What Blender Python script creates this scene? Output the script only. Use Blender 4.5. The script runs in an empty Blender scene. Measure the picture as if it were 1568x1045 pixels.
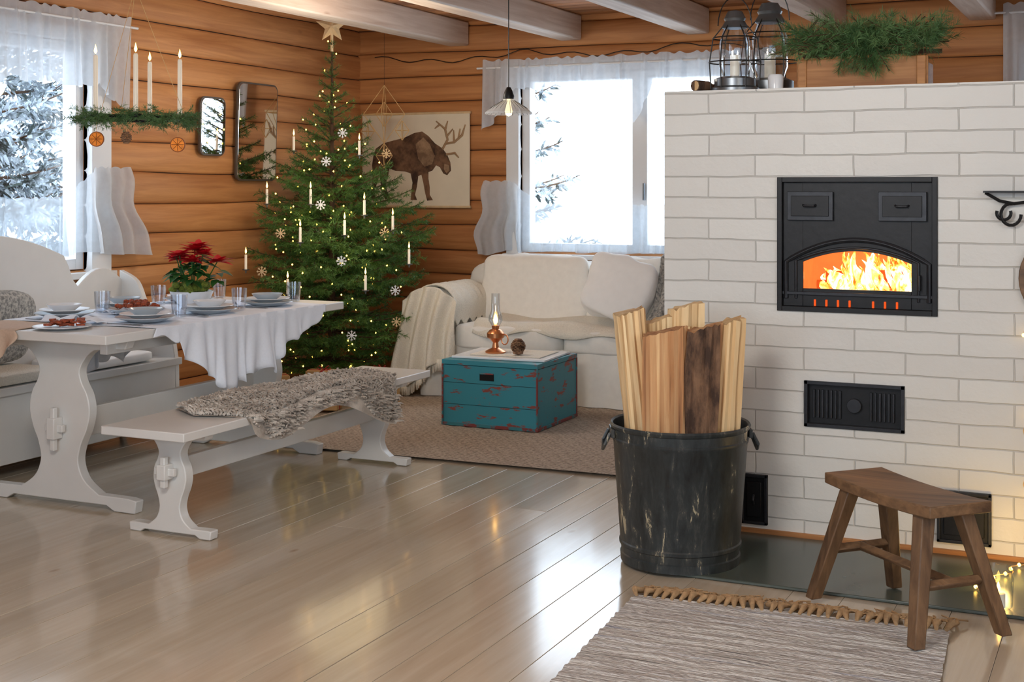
import bpy, bmesh, math, random
import numpy as np
from mathutils import Vector, Matrix, noise
random.seed(7); rng=np.random.default_rng(7)
scene=bpy.context.scene
scene.view_settings.view_transform='Standard'
V=Vector
# ------------------------------------------------------------ materials
def nmat(name):
    m=bpy.data.materials.new(name); m.use_nodes=True
    nt=m.node_tree; p=nt.nodes['Principled BSDF']
    return m,nt,p
def N(nt,t,**k):
    n=nt.nodes.new(t)
    for a,b in k.items(): setattr(n,a,b)
    return n
def L(nt,a,b): nt.links.new(a,b)
def ramp(nt,stops):
    r=N(nt,'ShaderNodeValToRGB'); e=r.color_ramp.elements
    while len(e)<len(stops): e.new(.5)
    for i,(p,c) in enumerate(stops):
        e[i].position=p; e[i].color=(c[0],c[1],c[2],1)
    return r
def s2l(c): return tuple(((x/255)/12.92 if x/255<=.04045 else ((x/255+.055)/1.055)**2.4) for x in c)
def coords(nt,scale=(1,1,1)):
    tc=N(nt,'ShaderNodeTexCoord'); mp=N(nt,'ShaderNodeMapping'); mp.inputs['Scale'].default_value=scale
    L(nt,tc.outputs['Object'],mp.inputs['Vector']); return mp.outputs['Vector']
def noise_tex(nt,vec,scale,detail=4,rough=.55,dist=0):
    n=N(nt,'ShaderNodeTexNoise'); n.inputs['Scale'].default_value=scale; n.inputs['Detail'].default_value=detail
    n.inputs['Roughness'].default_value=rough; n.inputs['Distortion'].default_value=dist
    L(nt,vec,n.inputs['Vector']); return n.outputs['Fac']
def bump(nt,p,h,strength=.3,dist=.01):
    b=N(nt,'ShaderNodeBump'); b.inputs['Strength'].default_value=strength; b.inputs['Distance'].default_value=dist
    L(nt,h,b.inputs['Height']); L(nt,b.outputs['Normal'],p.inputs['Normal'])
def simple(name,c,rough=.5,metal=0,var=.12,nscale=12,bmp=.1,bd=.004,emit=None,es=0,coat=0,sheen=0):
    m,nt,p=nmat(name); c=s2l(c)
    v=coords(nt); f=noise_tex(nt,v,nscale)
    r=ramp(nt,[(.3,[x*(1-var) for x in c]),(.7,[min(1,x*(1+var)) for x in c])])
    L(nt,f,r.inputs['Fac']); L(nt,r.outputs['Color'],p.inputs['Base Color'])
    p.inputs['Roughness'].default_value=rough; p.inputs['Metallic'].default_value=metal
    if coat: p.inputs['Coat Weight'].default_value=coat
    if sheen: p.inputs['Sheen Weight'].default_value=sheen
    if bmp: bump(nt,p,f,bmp,bd)
    if emit:
        p.inputs['Emission Color'].default_value=(*s2l(emit),1); p.inputs['Emission Strength'].default_value=es
    return m
def wood(name,c1,c2,axis,rough=.55,scale=1.0,isl=.25,knots=True,bmp=.25,coat=0,knotcol=(70,35,15),kscale=2.2,stretch=.06,stops=None,crough=.12,fine=28):
    m,nt,p=nmat(name); c1=s2l(c1); c2=s2l(c2)
    sc=[scale]*3; sc[axis]=scale*stretch
    tc=N(nt,'ShaderNodeTexCoord'); geo=N(nt,'ShaderNodeNewGeometry')
    off=N(nt,'ShaderNodeVectorMath',operation='SCALE'); off.inputs[0].default_value=(3.1,7.7,5.3)
    L(nt,geo.outputs['Random Per Island'],off.inputs['Scale'])
    add=N(nt,'ShaderNodeVectorMath',operation='ADD'); L(nt,tc.outputs['Object'],add.inputs[0]); L(nt,off.outputs[0],add.inputs[1])
    mp=N(nt,'ShaderNodeMapping'); mp.inputs['Scale'].default_value=sc; L(nt,add.outputs[0],mp.inputs['Vector'])
    f=noise_tex(nt,mp.outputs[0],fine,6,.6,.6)
    f2=noise_tex(nt,mp.outputs[0],5,3,.5,1.0)
    mx=N(nt,'ShaderNodeMath',operation='MULTIPLY_ADD'); L(nt,f2,mx.inputs[0]); mx.inputs[1].default_value=.5
    m2=N(nt,'ShaderNodeMath',operation='MULTIPLY'); L(nt,f,m2.inputs[0]); m2.inputs[1].default_value=.5; L(nt,m2.outputs[0],mx.inputs[2])
    r=ramp(nt,stops if stops else [(.36,c1),(.62,c2)]); L(nt,mx.outputs[0],r.inputs['Fac'])
    hsv=N(nt,'ShaderNodeHueSaturation'); L(nt,r.outputs['Color'],hsv.inputs['Color'])
    mr=N(nt,'ShaderNodeMapRange'); mr.inputs['To Min'].default_value=1-isl; mr.inputs['To Max'].default_value=1+isl
    L(nt,geo.outputs['Random Per Island'],mr.inputs['Value']); L(nt,mr.outputs[0],hsv.inputs['Value'])
    col=hsv.outputs['Color']
    if knots:
        ks=[kscale]*3; ks[axis]=kscale*.45
        mp2=N(nt,'ShaderNodeMapping'); mp2.inputs['Scale'].default_value=ks; L(nt,add.outputs[0],mp2.inputs['Vector'])
        vo=N(nt,'ShaderNodeTexVoronoi'); vo.inputs['Scale'].default_value=1.6; L(nt,mp2.outputs[0],vo.inputs['Vector'])
        kr=ramp(nt,[(.0,(.8,.8,.8)),(.04,(.5,.5,.5)),(.085,(0,0,0))]); L(nt,vo.outputs['Distance'],kr.inputs['Fac'])
        mix=N(nt,'ShaderNodeMixRGB'); L(nt,kr.outputs['Color'],mix.inputs['Fac']); L(nt,col,mix.inputs['Color1']); mix.inputs['Color2'].default_value=(*s2l(knotcol),1)
        col=mix.outputs['Color']
    L(nt,col,p.inputs['Base Color']); p.inputs['Roughness'].default_value=rough
    if coat: p.inputs['Coat Weight'].default_value=coat; p.inputs['Coat Roughness'].default_value=crough
    if bmp: bump(nt,p,f,bmp,.004)
    return m
def emis(name,c,s):
    m,nt,p=nmat(name); p.inputs['Base Color'].default_value=(*s2l(c),1)
    p.inputs['Emission Color'].default_value=(*s2l(c),1); p.inputs['Emission Strength'].default_value=s
    return m
def twotone(name,c1,c2,scale,lo,hi,rough=.6,stretch=(1,1,1),bmp=.3,metal=0,detail=8,frough=.65):
    m,nt,p=nmat(name); v=coords(nt,stretch)
    f=noise_tex(nt,v,scale,detail,frough); r=ramp(nt,[(lo,s2l(c1)),(hi,s2l(c2))]); L(nt,f,r.inputs['Fac'])
    L(nt,r.outputs['Color'],p.inputs['Base Color']); p.inputs['Roughness'].default_value=rough; p.inputs['Metallic'].default_value=metal
    bump(nt,p,f,bmp,.005); return m
M_logb=wood('log_wood_x',(160,100,54),(204,142,86),0,.6,1,.08,True,.2,knotcol=(96,50,24))
M_logl=wood('log_wood_y',(172,112,64),(214,154,98),1,.6,1,.08,True,.2,knotcol=(100,54,26))
M_chink=simple('log_joint_dark',(44,28,18),.9)
M_floor=wood('floor_pine',(182,166,144),(198,184,164),1,.17,1,.05,True,.012,.35,(146,114,82),3.4,crough=.08)
M_ceil=wood('ceiling_boards',(134,84,48),(190,130,80),0,.6,1,.2,True,.3)
M_beam=wood('beam_limewashed',(190,168,150),(222,208,194),1,.6,1,.05,True,.3,knotcol=(140,100,70))
M_white=simple('white_paint',(228,229,230),.35,0,.02,5,.03)
M_wpaintw=simple('white_painted_wood',(222,221,218),.35,0,.03,6,.04)
M_slate=simple('slate',(76,84,78),.25,0,.15,4,.1)
M_iron=simple('cast_iron',(24,25,28),.45,.4,.2,40,.15)
M_ironl=simple('iron_light',(46,48,53),.42,.5,.2,40,.1)
M_sofa=simple('sofa_linen',(240,237,230),.9,0,.03,25,.2,.004,sheen=.2)
M_pillow=simple('pillow_white',(246,246,245),.9,0,.02,18,.2,.004,sheen=.2)
M_cream=simple('knit_cream',(232,226,212),.95,0,.07,120,.6,.01)
M_fleece=twotone('sheepskin_grey',(160,150,140),(216,208,198),14,.35,.65,.95,bmp=.2)
M_throwg=twotone('grey_throw',(120,120,118),(190,186,178),60,.4,.6,.95,bmp=.3)
M_teal=twotone('chipped_teal_paint',(52,134,148),(132,66,56),14,.575,.61,.5,(.5,.5,1.6),.4)
M_redtrim=twotone('worn_red_paint',(124,54,50),(52,118,126),14,.5,.56,.55)
M_dark=simple('dark_hole',(14,12,10),.9)
def mk_bucket():
    m,nt,p=nmat('scuffed_black_paint')
    a=noise_tex(nt,coords(nt,(1,1,.7)),5,9,.72); b=noise_tex(nt,coords(nt,(1,1,.25)),30,6,.7,.5)
    mu=N(nt,'ShaderNodeMath',operation='MULTIPLY_ADD'); L(nt,b,mu.inputs[0]); mu.inputs[1].default_value=.55
    m2=N(nt,'ShaderNodeMath',operation='MULTIPLY'); L(nt,a,m2.inputs[0]); m2.inputs[1].default_value=.45; L(nt,m2.outputs[0],mu.inputs[2])
    r=ramp(nt,[(.35,s2l((24,28,30))),(.52,s2l((48,54,56))),(.575,s2l((70,72,70))),(.595,s2l((176,166,138))),(.68,s2l((206,196,166)))]); L(nt,mu.outputs[0],r.inputs['Fac'])
    L(nt,r.outputs[0],p.inputs['Base Color']); p.inputs['Roughness'].default_value=.4; bump(nt,p,mu.outputs[0],.3,.004); return m
M_black=mk_bucket()
def spl(a,b_,c): return [(.34,s2l(a)),(.43,s2l(b_)),(.62,s2l(c))]
M_splitw=wood('split_firewood',(1,1,1),(1,1,1),2,.85,.9,.10,False,1.0,stops=spl((146,108,70),(212,174,124),(238,214,170)))
M_split2=wood('split_firewood_red',(1,1,1),(1,1,1),2,.85,.9,.1,True,1.0,stops=spl((104,66,44),(184,132,88),(222,184,136)))
M_bark=twotone('spruce_bark',(66,48,38),(132,100,76),20,.38,.62,.95,(1,1,.35),1.0)
M_stool=wood('stool_wood',(80,58,40),(136,104,74),0,.5,1.4,.1,True,.4)
M_stoolz=wood('stool_leg_wood',(80,58,40),(136,104,74),2,.5,1.4,.1,True,.4)
M_crate=wood('crate_wood',(150,96,52),(196,140,86),0,.6,1.4,.1,True,.3)
M_needle=twotone('spruce_needles',(46,86,34),(100,140,62),8,.35,.7,.6,bmp=0)
M_needleg=twotone('garland_needles',(54,94,50),(116,150,92),8,.35,.7,.6,bmp=0)
M_trunk=simple('tree_trunk',(78,56,38),.9,0,.3,30,.4)
M_snowtree=twotone('snowy_branches',(34,48,44),(190,202,212),3.0,.42,.58,.9,bmp=0)
M_snow=simple('snow',(240,243,248),.9,0,.02,2,.1)
M_candle=simple('candle_wax',(240,234,220),.4,0,.03,10,0,emit=(255,225,180),es=.15)
M_flame=emis('flame',(255,190,90),14)
M_fairy=emis('fairy_bulb',(255,200,90),9)
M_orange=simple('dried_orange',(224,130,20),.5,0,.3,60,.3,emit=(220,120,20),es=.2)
M_orangeR=simple('orange_peel',(150,78,20),.6)
M_red=simple('poinsettia_red',(205,16,34),.5,0,.15,20,.1)
M_leaf=simple('leaf_green',(44,96,40),.5,0,.25,20,.2)
M_moss=simple('moss',(110,124,46),.95,0,.4,80,.9,.01)
M_china=simple('white_china',(230,233,237),.2,0,.02,4,0)
M_chinab=simple('blue_grey_china',(180,190,198),.22,0,.05,4,0)
M_cloth=simple('table_linen',(232,238,248),.85,0,.02,90,.3,.002)
M_runner=simple('beige_linen',(204,178,156),.9,0,.06,90,.3,.002)
M_food=twotone('gingerbread',(110,54,30),(176,80,46),60,.4,.6,.8)
M_copper=simple('copper',(214,146,100),.3,.85,.08,10,0)
M_straw=simple('straw',(216,176,116),.6,0,.1,30,.1)
M_starw=simple('wood_star',(220,192,150),.6,0,.1,30,.1)
M_cone=twotone('pine_cone',(82,54,36),(160,124,94),40,.4,.6,.8)
M_paper=simple('kraft_paper',(176,140,92),.7,0,.08,10,.1)
M_ribbon=simple('red_ribbon',(150,30,28),.5)
M_poster=simple('linen_poster',(232,220,196),.85,0,.04,6,.1)
M_moose=twotone('moose_brown',(66,46,34),(132,98,72),9,.4,.62,.85)
M_moosel=twotone('moose_light',(124,96,72),(176,144,112),9,.4,.62,.85)
M_antler=simple('antler_tan',(166,134,100),.8)
M_wire=simple('black_wire',(20,20,20),.5)
M_mirframe=simple('mirror_frame',(84,74,64),.35)
M_greyp=simple('grey_metal',(120,125,130),.35,.8)
M_fringe=simple('fringe_jute',(178,146,108),.95,0,.2,60,.4)
def mk_mirror():
    m,nt,p=nmat('mirror_glass'); p.inputs['Base Color'].default_value=(.88,.9,.9,1); p.inputs['Metallic'].default_value=1; p.inputs['Roughness'].default_value=.03; return m
M_mirror=mk_mirror()
def mk_glass(name,tint=(1,1,1),g=.12):
    m=bpy.data.materials.new(name); m.use_nodes=True; nt=m.node_tree; nt.nodes.clear()
    o=N(nt,'ShaderNodeOutputMaterial'); mx=N(nt,'ShaderNodeMixShader'); t=N(nt,'ShaderNodeBsdfTransparent'); gl=N(nt,'ShaderNodeBsdfGlossy')
    t.inputs['Color'].default_value=(*tint,1); gl.inputs['Roughness'].default_value=.02
    lw=N(nt,'ShaderNodeLayerWeight'); lw.inputs['Blend'].default_value=.35
    mr=N(nt,'ShaderNodeMapRange'); mr.inputs['To Min'].default_value=g*.4; mr.inputs['To Max'].default_value=min(1,g*4); L(nt,lw.outputs['Facing'],mr.inputs['Value'])
    L(nt,mr.outputs[0],mx.inputs['Fac']); L(nt,t.outputs[0],mx.inputs[1]); L(nt,gl.outputs[0],mx.inputs[2]); L(nt,mx.outputs[0],o.inputs['Surface']); return m
M_glass=mk_glass('clear_glass'); M_pane=mk_glass('window_glass',(1,1,1),.05); M_glassp=mk_glass('lamp_glass',(.92,.96,1),.2); M_tumbler=mk_glass('tumbler_glass',(.95,.97,1),.15)
def mk_sheer(name,op,col,k=.8):
    m=bpy.data.materials.new(name); m.use_nodes=True; nt=m.node_tree; nt.nodes.clear()
    o=N(nt,'ShaderNodeOutputMaterial'); t=N(nt,'ShaderNodeBsdfTransparent'); tr=N(nt,'ShaderNodeBsdfTranslucent'); d=N(nt,'ShaderNodeBsdfDiffuse')
    tr.inputs['Color'].default_value=(*[x*k for x in col],1); d.inputs['Color'].default_value=(*col,1)
    a=N(nt,'ShaderNodeMixShader'); a.inputs['Fac'].default_value=.45; L(nt,tr.outputs[0],a.inputs[2]); L(nt,d.outputs[0],a.inputs[1])
    b=N(nt,'ShaderNodeMixShader'); L(nt,t.outputs[0],b.inputs[1]); L(nt,a.outputs[0],b.inputs[2])
    v=coords(nt,(1,1,1)); f=noise_tex(nt,v,30,2); mr=N(nt,'ShaderNodeMapRange'); mr.inputs['To Min'].default_value=op-.08; mr.inputs['To Max'].default_value=min(1,op+.08)
    L(nt,f,mr.inputs['Value']); L(nt,mr.outputs[0],b.inputs['Fac']); L(nt,b.outputs[0],o.inputs['Surface']); return m
M_curt=mk_sheer('curtain_cotton',.84,(.91,.95,.99),.62); M_sheer=mk_sheer('curtain_sheer',.6,(.80,.88,.96),.6); M_shade=mk_sheer('milk_glass_shade',.6,(.85,.88,.9))
def mk_brick():
    m,nt,p=nmat('white_painted_brick')
    tc=N(nt,'ShaderNodeTexCoord'); sp=N(nt,'ShaderNodeSeparateXYZ'); cb=N(nt,'ShaderNodeCombineXYZ')
    L(nt,tc.outputs['Object'],sp.inputs[0])
    ad=N(nt,'ShaderNodeMath',operation='ADD'); L(nt,sp.outputs['X'],ad.inputs[0]); L(nt,sp.outputs['Y'],ad.inputs[1])
    L(nt,ad.outputs[0],cb.inputs['X']); L(nt,sp.outputs['Z'],cb.inputs['Y'])
    nz=N(nt,'ShaderNodeTexNoise'); nz.inputs['Scale'].default_value=5; L(nt,cb.outputs[0],nz.inputs['Vector'])
    vm=N(nt,'ShaderNodeVectorMath',operation='MULTIPLY_ADD'); L(nt,nz.outputs['Color'],vm.inputs[0]); vm.inputs[1].default_value=(.014,.014,0); L(nt,cb.outputs[0],vm.inputs[2])
    b=N(nt,'ShaderNodeTexBrick'); b.inputs['Scale'].default_value=1; b.inputs['Brick Width'].default_value=.39; b.inputs['Row Height'].default_value=.085
    b.inputs['Mortar Size'].default_value=.004; b.inputs['Mortar Smooth'].default_value=.7
    b.inputs['Color1'].default_value=(*s2l((218,218,214)),1); b.inputs['Color2'].default_value=(*s2l((211,210,206)),1); b.inputs['Mortar'].default_value=(*s2l((190,189,184)),1)
    L(nt,vm.outputs[0],b.inputs['Vector']); L(nt,b.outputs['Color'],p.inputs['Base Color']); p.inputs['Roughness'].default_value=.42
    inv=N(nt,'ShaderNodeMath',operation='SUBTRACT'); inv.inputs[0].default_value=1; L(nt,b.outputs['Fac'],inv.inputs[1])
    f=noise_tex(nt,tc.outputs['Object'],14,6); ma=N(nt,'ShaderNodeMath',operation='MULTIPLY_ADD'); L(nt,f,ma.inputs[0]); ma.inputs[1].default_value=.9; L(nt,inv.outputs[0],ma.inputs[2])
    bump(nt,p,ma.outputs[0],.6,.006); return m
M_brick=mk_brick()
def mk_rag():
    m,nt,p=nmat('rag_rug_weave')
    v=coords(nt,(1.2,46,1)); f=noise_tex(nt,v,1,3,.7)
    r=ramp(nt,[(.28,s2l((84,80,84))),(.38,s2l((168,162,156))),(.46,s2l((222,220,216))),(.52,s2l((150,140,134))),(.58,s2l((214,212,210))),(.7,s2l((130,130,142)))]); L(nt,f,r.inputs['Fac'])
    v2=coords(nt,(34,90,1)); g=noise_tex(nt,v2,1.5,3)
    mx=N(nt,'ShaderNodeMixRGB',blend_type='OVERLAY'); mx.inputs['Fac'].default_value=.8; L(nt,r.outputs[0],mx.inputs['Color1']); L(nt,g,mx.inputs['Color2'])
    L(nt,mx.outputs[0],p.inputs['Base Color']); p.inputs['Roughness'].default_value=.95; bump(nt,p,g,.9,.012); return m
M_rag=mk_rag()
def mk_jute():
    m,nt,p=nmat('woven_jute'); v=coords(nt,(1,1,1))
    w=N(nt,'ShaderNodeTexWave',bands_direction='Y'); w.inputs['Scale'].default_value=14; w.inputs['Distortion'].default_value=1.5; w.inputs['Detail'].default_value=2; w.inputs['Detail Scale'].default_value=6; L(nt,v,w.inputs['Vector'])
    f=noise_tex(nt,v,70,3); mu=N(nt,'ShaderNodeMath',operation='MULTIPLY_ADD'); L(nt,w.outputs['Fac'],mu.inputs[0]); mu.inputs[1].default_value=.4; L(nt,f,mu.inputs[2])
    r=ramp(nt,[(.35,s2l((112,98,86))),(.9,s2l((194,176,158)))]); L(nt,mu.outputs[0],r.inputs['Fac']); L(nt,r.outputs[0],p.inputs['Base Color']); p.inputs['Roughness'].default_value=.95
    bump(nt,p,mu.outputs[0],.7,.01); return m
M_jute=mk_jute()
def mk_fire():
    m,nt,p=nmat('fire_flames'); v=coords(nt,(1,1,.55)); f=noise_tex(nt,v,20,4,.6,1.5)
    r=ramp(nt,[(.34,(.6,.06,.0)),(.42,(1,.28,.03)),(.5,(1,.6,.15)),(.6,(1,.93,.6))]); L(nt,f,r.inputs['Fac'])
    p.inputs['Base Color'].default_value=(0,0,0,1); L(nt,r.outputs[0],p.inputs['Emission Color']); p.inputs['Emission Strength'].default_value=3.2; return m
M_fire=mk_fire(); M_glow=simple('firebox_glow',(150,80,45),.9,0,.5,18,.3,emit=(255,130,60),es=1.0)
M_ember=simple('ember_log',(60,25,15),.9,0,.5,30,.5,emit=(255,90,20),es=.9)
# ------------------------------------------------------------ mesh builder
class B:
    def __init__(s): s.v=[];s.f=[];s.mi=[];s.mats=[]
    def add(s,vs,fs,mat,M=None):
        if mat not in s.mats: s.mats.append(mat)
        k=s.mats.index(mat); o=len(s.v)
        if M is not None: vs=[M@V(p) for p in vs]
        s.v+= [tuple(p) for p in vs]; s.f+=[[i+o for i in f] for f in fs]; s.mi+=[k]*len(fs)
    def box(s,c,size,mat,M=None):
        a,b,d=[x/2 for x in size]; x,y,z=c
        vs=[(x+i*a,y+j*b,z+k*d) for i in(-1,1) for j in(-1,1) for k in(-1,1)]
        s.add(vs,[(0,1,3,2),(4,6,7,5),(0,4,5,1),(2,3,7,6),(0,2,6,4),(1,5,7,3)],mat,M)
    def bx(s,x0,x1,y0,y1,z0,z1,mat,M=None): s.box(((x0+x1)/2,(y0+y1)/2,(z0+z1)/2),(abs(x1-x0),abs(y1-y0),abs(z1-z0)),mat,M)
    def tube(s,pts,r,mat,seg=8,closed=False,M=None,cap=True):
        pts=[V(p) for p in pts]; n=len(pts); rs=r if isinstance(r,(list,tuple)) else [r]*n
        vs=[];up=None
        for i,p in enumerate(pts):
            if closed: t=pts[(i+1)%n]-pts[i-1]
            else: t=pts[min(i+1,n-1)]-pts[max(i-1,0)]
            t=t.normalized() if t.length>1e-9 else V((0,0,1))
            if up is None: up=V((0,0,1)) if abs(t.z)<.9 else V((1,0,0))
            a=t.cross(up)
            if a.length<1e-6: a=t.cross(V((0,1,0)))
            a.normalize(); b=a.cross(t).normalized(); up=b
            for j in range(seg):
                an=2*math.pi*j/seg; vs.append(p+a*math.cos(an)*rs[i]+b*math.sin(an)*rs[i])
        fs=[]
        for i in range(n if closed else n-1):
            for j in range(seg):
                fs.append((i*seg+j,i*seg+(j+1)%seg,((i+1)%n)*seg+(j+1)%seg,((i+1)%n)*seg+j))
        if not closed and cap: fs.append(tuple(range(seg))[::-1]); fs.append(tuple((n-1)*seg+j for j in range(seg)))
        s.add(vs,fs,mat,M)
    def lathe(s,prof,c,mat,seg=24,M=None):
        vs=[];n=len(prof)
        for r,z in prof:
            for j in range(seg):
                a=2*math.pi*j/seg; vs.append((c[0]+r*math.cos(a),c[1]+r*math.sin(a),c[2]+z))
        fs=[(i*seg+j,i*seg+(j+1)%seg,(i+1)*seg+(j+1)%seg,(i+1)*seg+j) for i in range(n-1) for j in range(seg)]
        if prof[0][0]>1e-5: fs.append(tuple(range(seg))[::-1])
        if prof[-1][0]>1e-5: fs.append(tuple((n-1)*seg+j for j in range(seg)))
        s.add(vs,fs,mat,M)
    def lopen(s,prof,c,mat,seg=24,M=None):
        vs=[];n=len(prof)
        for r,z in prof:
            for j in range(seg):
                a=2*math.pi*j/seg; vs.append((c[0]+r*math.cos(a),c[1]+r*math.sin(a),c[2]+z))
        s.add(vs,[(i*seg+j,i*seg+(j+1)%seg,(i+1)*seg+(j+1)%seg,(i+1)*seg+j) for i in range(n-1) for j in range(seg)],mat,M)
    def ext(s,pts,th,M,mat):
        n=len(pts); vs=[(x,y,-th/2) for x,y in pts]+[(x,y,th/2) for x,y in pts]
        fs=[tuple(range(n))[::-1],tuple(range(n,2*n))]+[(i,(i+1)%n,n+(i+1)%n,n+i) for i in range(n)]
        s.add(vs,fs,mat,M)
    def sheet(s,fn,nu,nv,mat,M=None):
        vs=[fn(i/nu,j/nv) for i in range(nu+1) for j in range(nv+1)]
        fs=[(i*(nv+1)+j,(i+1)*(nv+1)+j,(i+1)*(nv+1)+j+1,i*(nv+1)+j+1) for i in range(nu) for j in range(nv)]
        s.add(vs,fs,mat,M)
    def pillow(s,c,size,mat,e1=.35,e2=.35,M=None,nz=.0,seg=32,rings=18,nsc=6):
        def sp(x,e): return math.copysign(abs(x)**e,x)
        vs=[];a,b,d=[q/2 for q in size]
        for i in range(rings+1):
            ph=-math.pi/2+math.pi*i/rings
            for j in range(seg):
                th=2*math.pi*j/seg
                p=V((a*sp(math.cos(ph),e1)*sp(math.cos(th),e2),b*sp(math.cos(ph),e1)*sp(math.sin(th),e2),d*sp(math.sin(ph),e1)))
                if nz:
                    q=noise.noise(V((p.x*nsc+c[0]*3,p.y*nsc+c[1],p.z*nsc+c[2]))); p=p+p.normalized()*q*nz
                vs.append(p+V(c) if M is None else p)
        fs=[(i*seg+j,i*seg+(j+1)%seg,(i+1)*seg+(j+1)%seg,(i+1)*seg+j) for i in range(rings) for j in range(seg)]
        if M is not None: M=Matrix.Translation(V(c))@M
        s.add(vs,fs,mat,M)
    def obj(s,name,bevel=0,smooth=True,ang=38,solid=0,norm=True,parent=None):
        me=bpy.data.meshes.new(name); me.from_pydata(s.v,[],s.f)
        for m in s.mats: me.materials.append(m)
        me.polygons.foreach_set('material_index',s.mi)
        if norm:
            bm=bmesh.new(); bm.from_mesh(me); bmesh.ops.recalc_face_normals(bm,faces=bm.faces); bm.to_mesh(me); bm.free()
        if smooth:
            me.shade_smooth(); me.set_sharp_from_angle(angle=math.radians(ang))
        me.update(); o=bpy.data.objects.new(name,me); scene.collection.objects.link(o)
        if solid:
            q=o.modifiers.new('solid','SOLIDIFY'); q.thickness=solid; q.offset=0
        if bevel:
            q=o.modifiers.new('bevel','BEVEL'); q.width=bevel; q.segments=2; q.limit_method='ANGLE'; q.angle_limit=math.radians(50)
        if parent: o.parent=parent
        return o
def empty(name):
    e=bpy.data.objects.new(name,None); scene.collection.objects.link(e); return e
def RZ(a): return Matrix.Rotation(a,4,'Z')
def T(x,y,z): return Matrix.Translation((x,y,z))
YAW=math.atan(966/2060.0)
R=V((math.cos(YAW),math.sin(YAW),0)); F=V((-math.sin(YAW),math.cos(YAW),0))
# ------------------------------------------------------------ room
XL,XR,YB,YF=-5.47,2.4,8.9,-1.6; HR=.185; NR=14; ZC=2.6
def wallT(kind):
    if kind=='back': return lambda s,n,z:(s,YB-n,z)
    if kind=='left': return lambda s,n,z:(XL+n,s,z)
    if kind=='right': return lambda s,n,z:(XR-n,s,z)
    return lambda s,n,z:(s,YF+n,z)
def log_wall(name,kind,s0,s1,openings,mat):
    b=B(); f=wallT(kind)
    prof=[(-.14,0),(-.022,0),(-.006,.005),(.004,.018),(.010,.0925),(.004,.167),(-.006,.18),(-.022,.185),(-.14,.185)]
    for k in range(NR+1):
        z=k*HR; segs=[(s0,s1)]
        for (a,c,z0,z1) in openings:
            if z+HR/2>z0 and z+HR/2<z1:
                ns=[]
                for (p,q) in segs:
                    if a>p and c<q: ns+=[(p,a),(c,q)]
                    else: ns.append((p,q))
                segs=ns
        for (p,q) in segs:
            n=max(2,int((q-p)/.2)); vs=[]
            for i in range(n+1):
                s=p+(q-p)*i/n
                for (nn,zz) in prof:
                    w=noise.noise(V((s*1.3,k*3.7,zz*6)))*.009 if nn>-.1 else 0
                    vs.append(f(s,nn+w,z+zz+(noise.noise(V((s*.9,(k+(1 if zz>.09 else 0))*5.1,0)))*.016 if -.1<nn else 0)))
            m=len(prof); fs=[(i*m+j,i*m+(j+1)%m,(i+1)*m+(j+1)%m,(i+1)*m+j) for i in range(n) for j in range(m)]
            fs+=[tuple(range(m)),tuple(n*m+j for j in range(m))]
            b.add(vs,fs,mat)
            p0=f(p+.001,-.1,z-.005); p1=f(q-.001,-.014,z+.005)
            b.bx(min(p0[0],p1[0]),max(p0[0],p1[0]),min(p0[1],p1[1]),max(p0[1],p1[1]),p0[2],p1[2],M_chink)
    return b.obj(name,ang=50)
Z0,Z1=5*HR,12*HR
WB=(-4.10,-2.35,Z0,Z1); WB2=(-.62,.9,Z0,Z1); WL=(4.55,5.93,Z0,Z1); WR=(.6,3.2,Z0,Z1); WF=(-4.0,1.2,Z0,Z1)
log_wall('wall_back','back',XL-.14,XR+.14,[WB,WB2],M_logb)
log_wall('wall_left','left',YF,YB,[WL],M_logl)
log_wall('wall_right','right',YF,YB,[WR],M_logl)
log_wall('wall_front','front',XL-.14,XR+.14,[WF],M_logb)
def window(name,kind,w,mull,t=.075):
    b=B(); f=wallT(kind); s0,s1,z0,z1=w
    def q(a,c,n0,n1,za,zb,mat=M_white):
        p0=f(a,n0,za);p1=f(c,n1,zb); b.bx(min(p0[0],p1[0]),max(p0[0],p1[0]),min(p0[1],p1[1]),max(p0[1],p1[1]),za,zb,mat)
    q(s0-t,s0,-.02,.045,z0-.075,z1+.075); q(s1,s1+t,-.02,.045,z0-.075,z1+.075); q(s0,s1,-.02,.045,z1,z1+.075); q(s0-t-.02,s1+t+.02,-.02,.07,z0-.05,z0-.015)
    g=.06
    q(s0,s0+g,-.12,-.02,z0,z1); q(s1-g,s1,-.12,-.02,z0,z1); q(s0+g,s1-g,-.12,-.02,z0,z0+g); q(s0+g,s1-g,-.12,-.02,z1-g,z1)
    for mm in mull:
        q(mm-.055,mm+.055,-.115,-.01,z0+g,z1-g)
        q(mm+.03,mm+.042,-.01,.02,1.3,1.42,M_greyp)
    q(s0+g,s1-g,-.075,-.07,z0+g,z1-g,M_pane)
    return b.obj(name,bevel=.004)
window('window_1','back',WB,[-3.19],.10); window('window_2','left',WL,[5.15],.16); window('window_3','back',WB2,[.14])
window('added_window_right','right',WR,[1.9]); window('added_window_front','front',WF,[-2.2,-.5])  # unseen windows, added to let more daylight into the room
b=B(); x=XL; pw=.175
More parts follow.
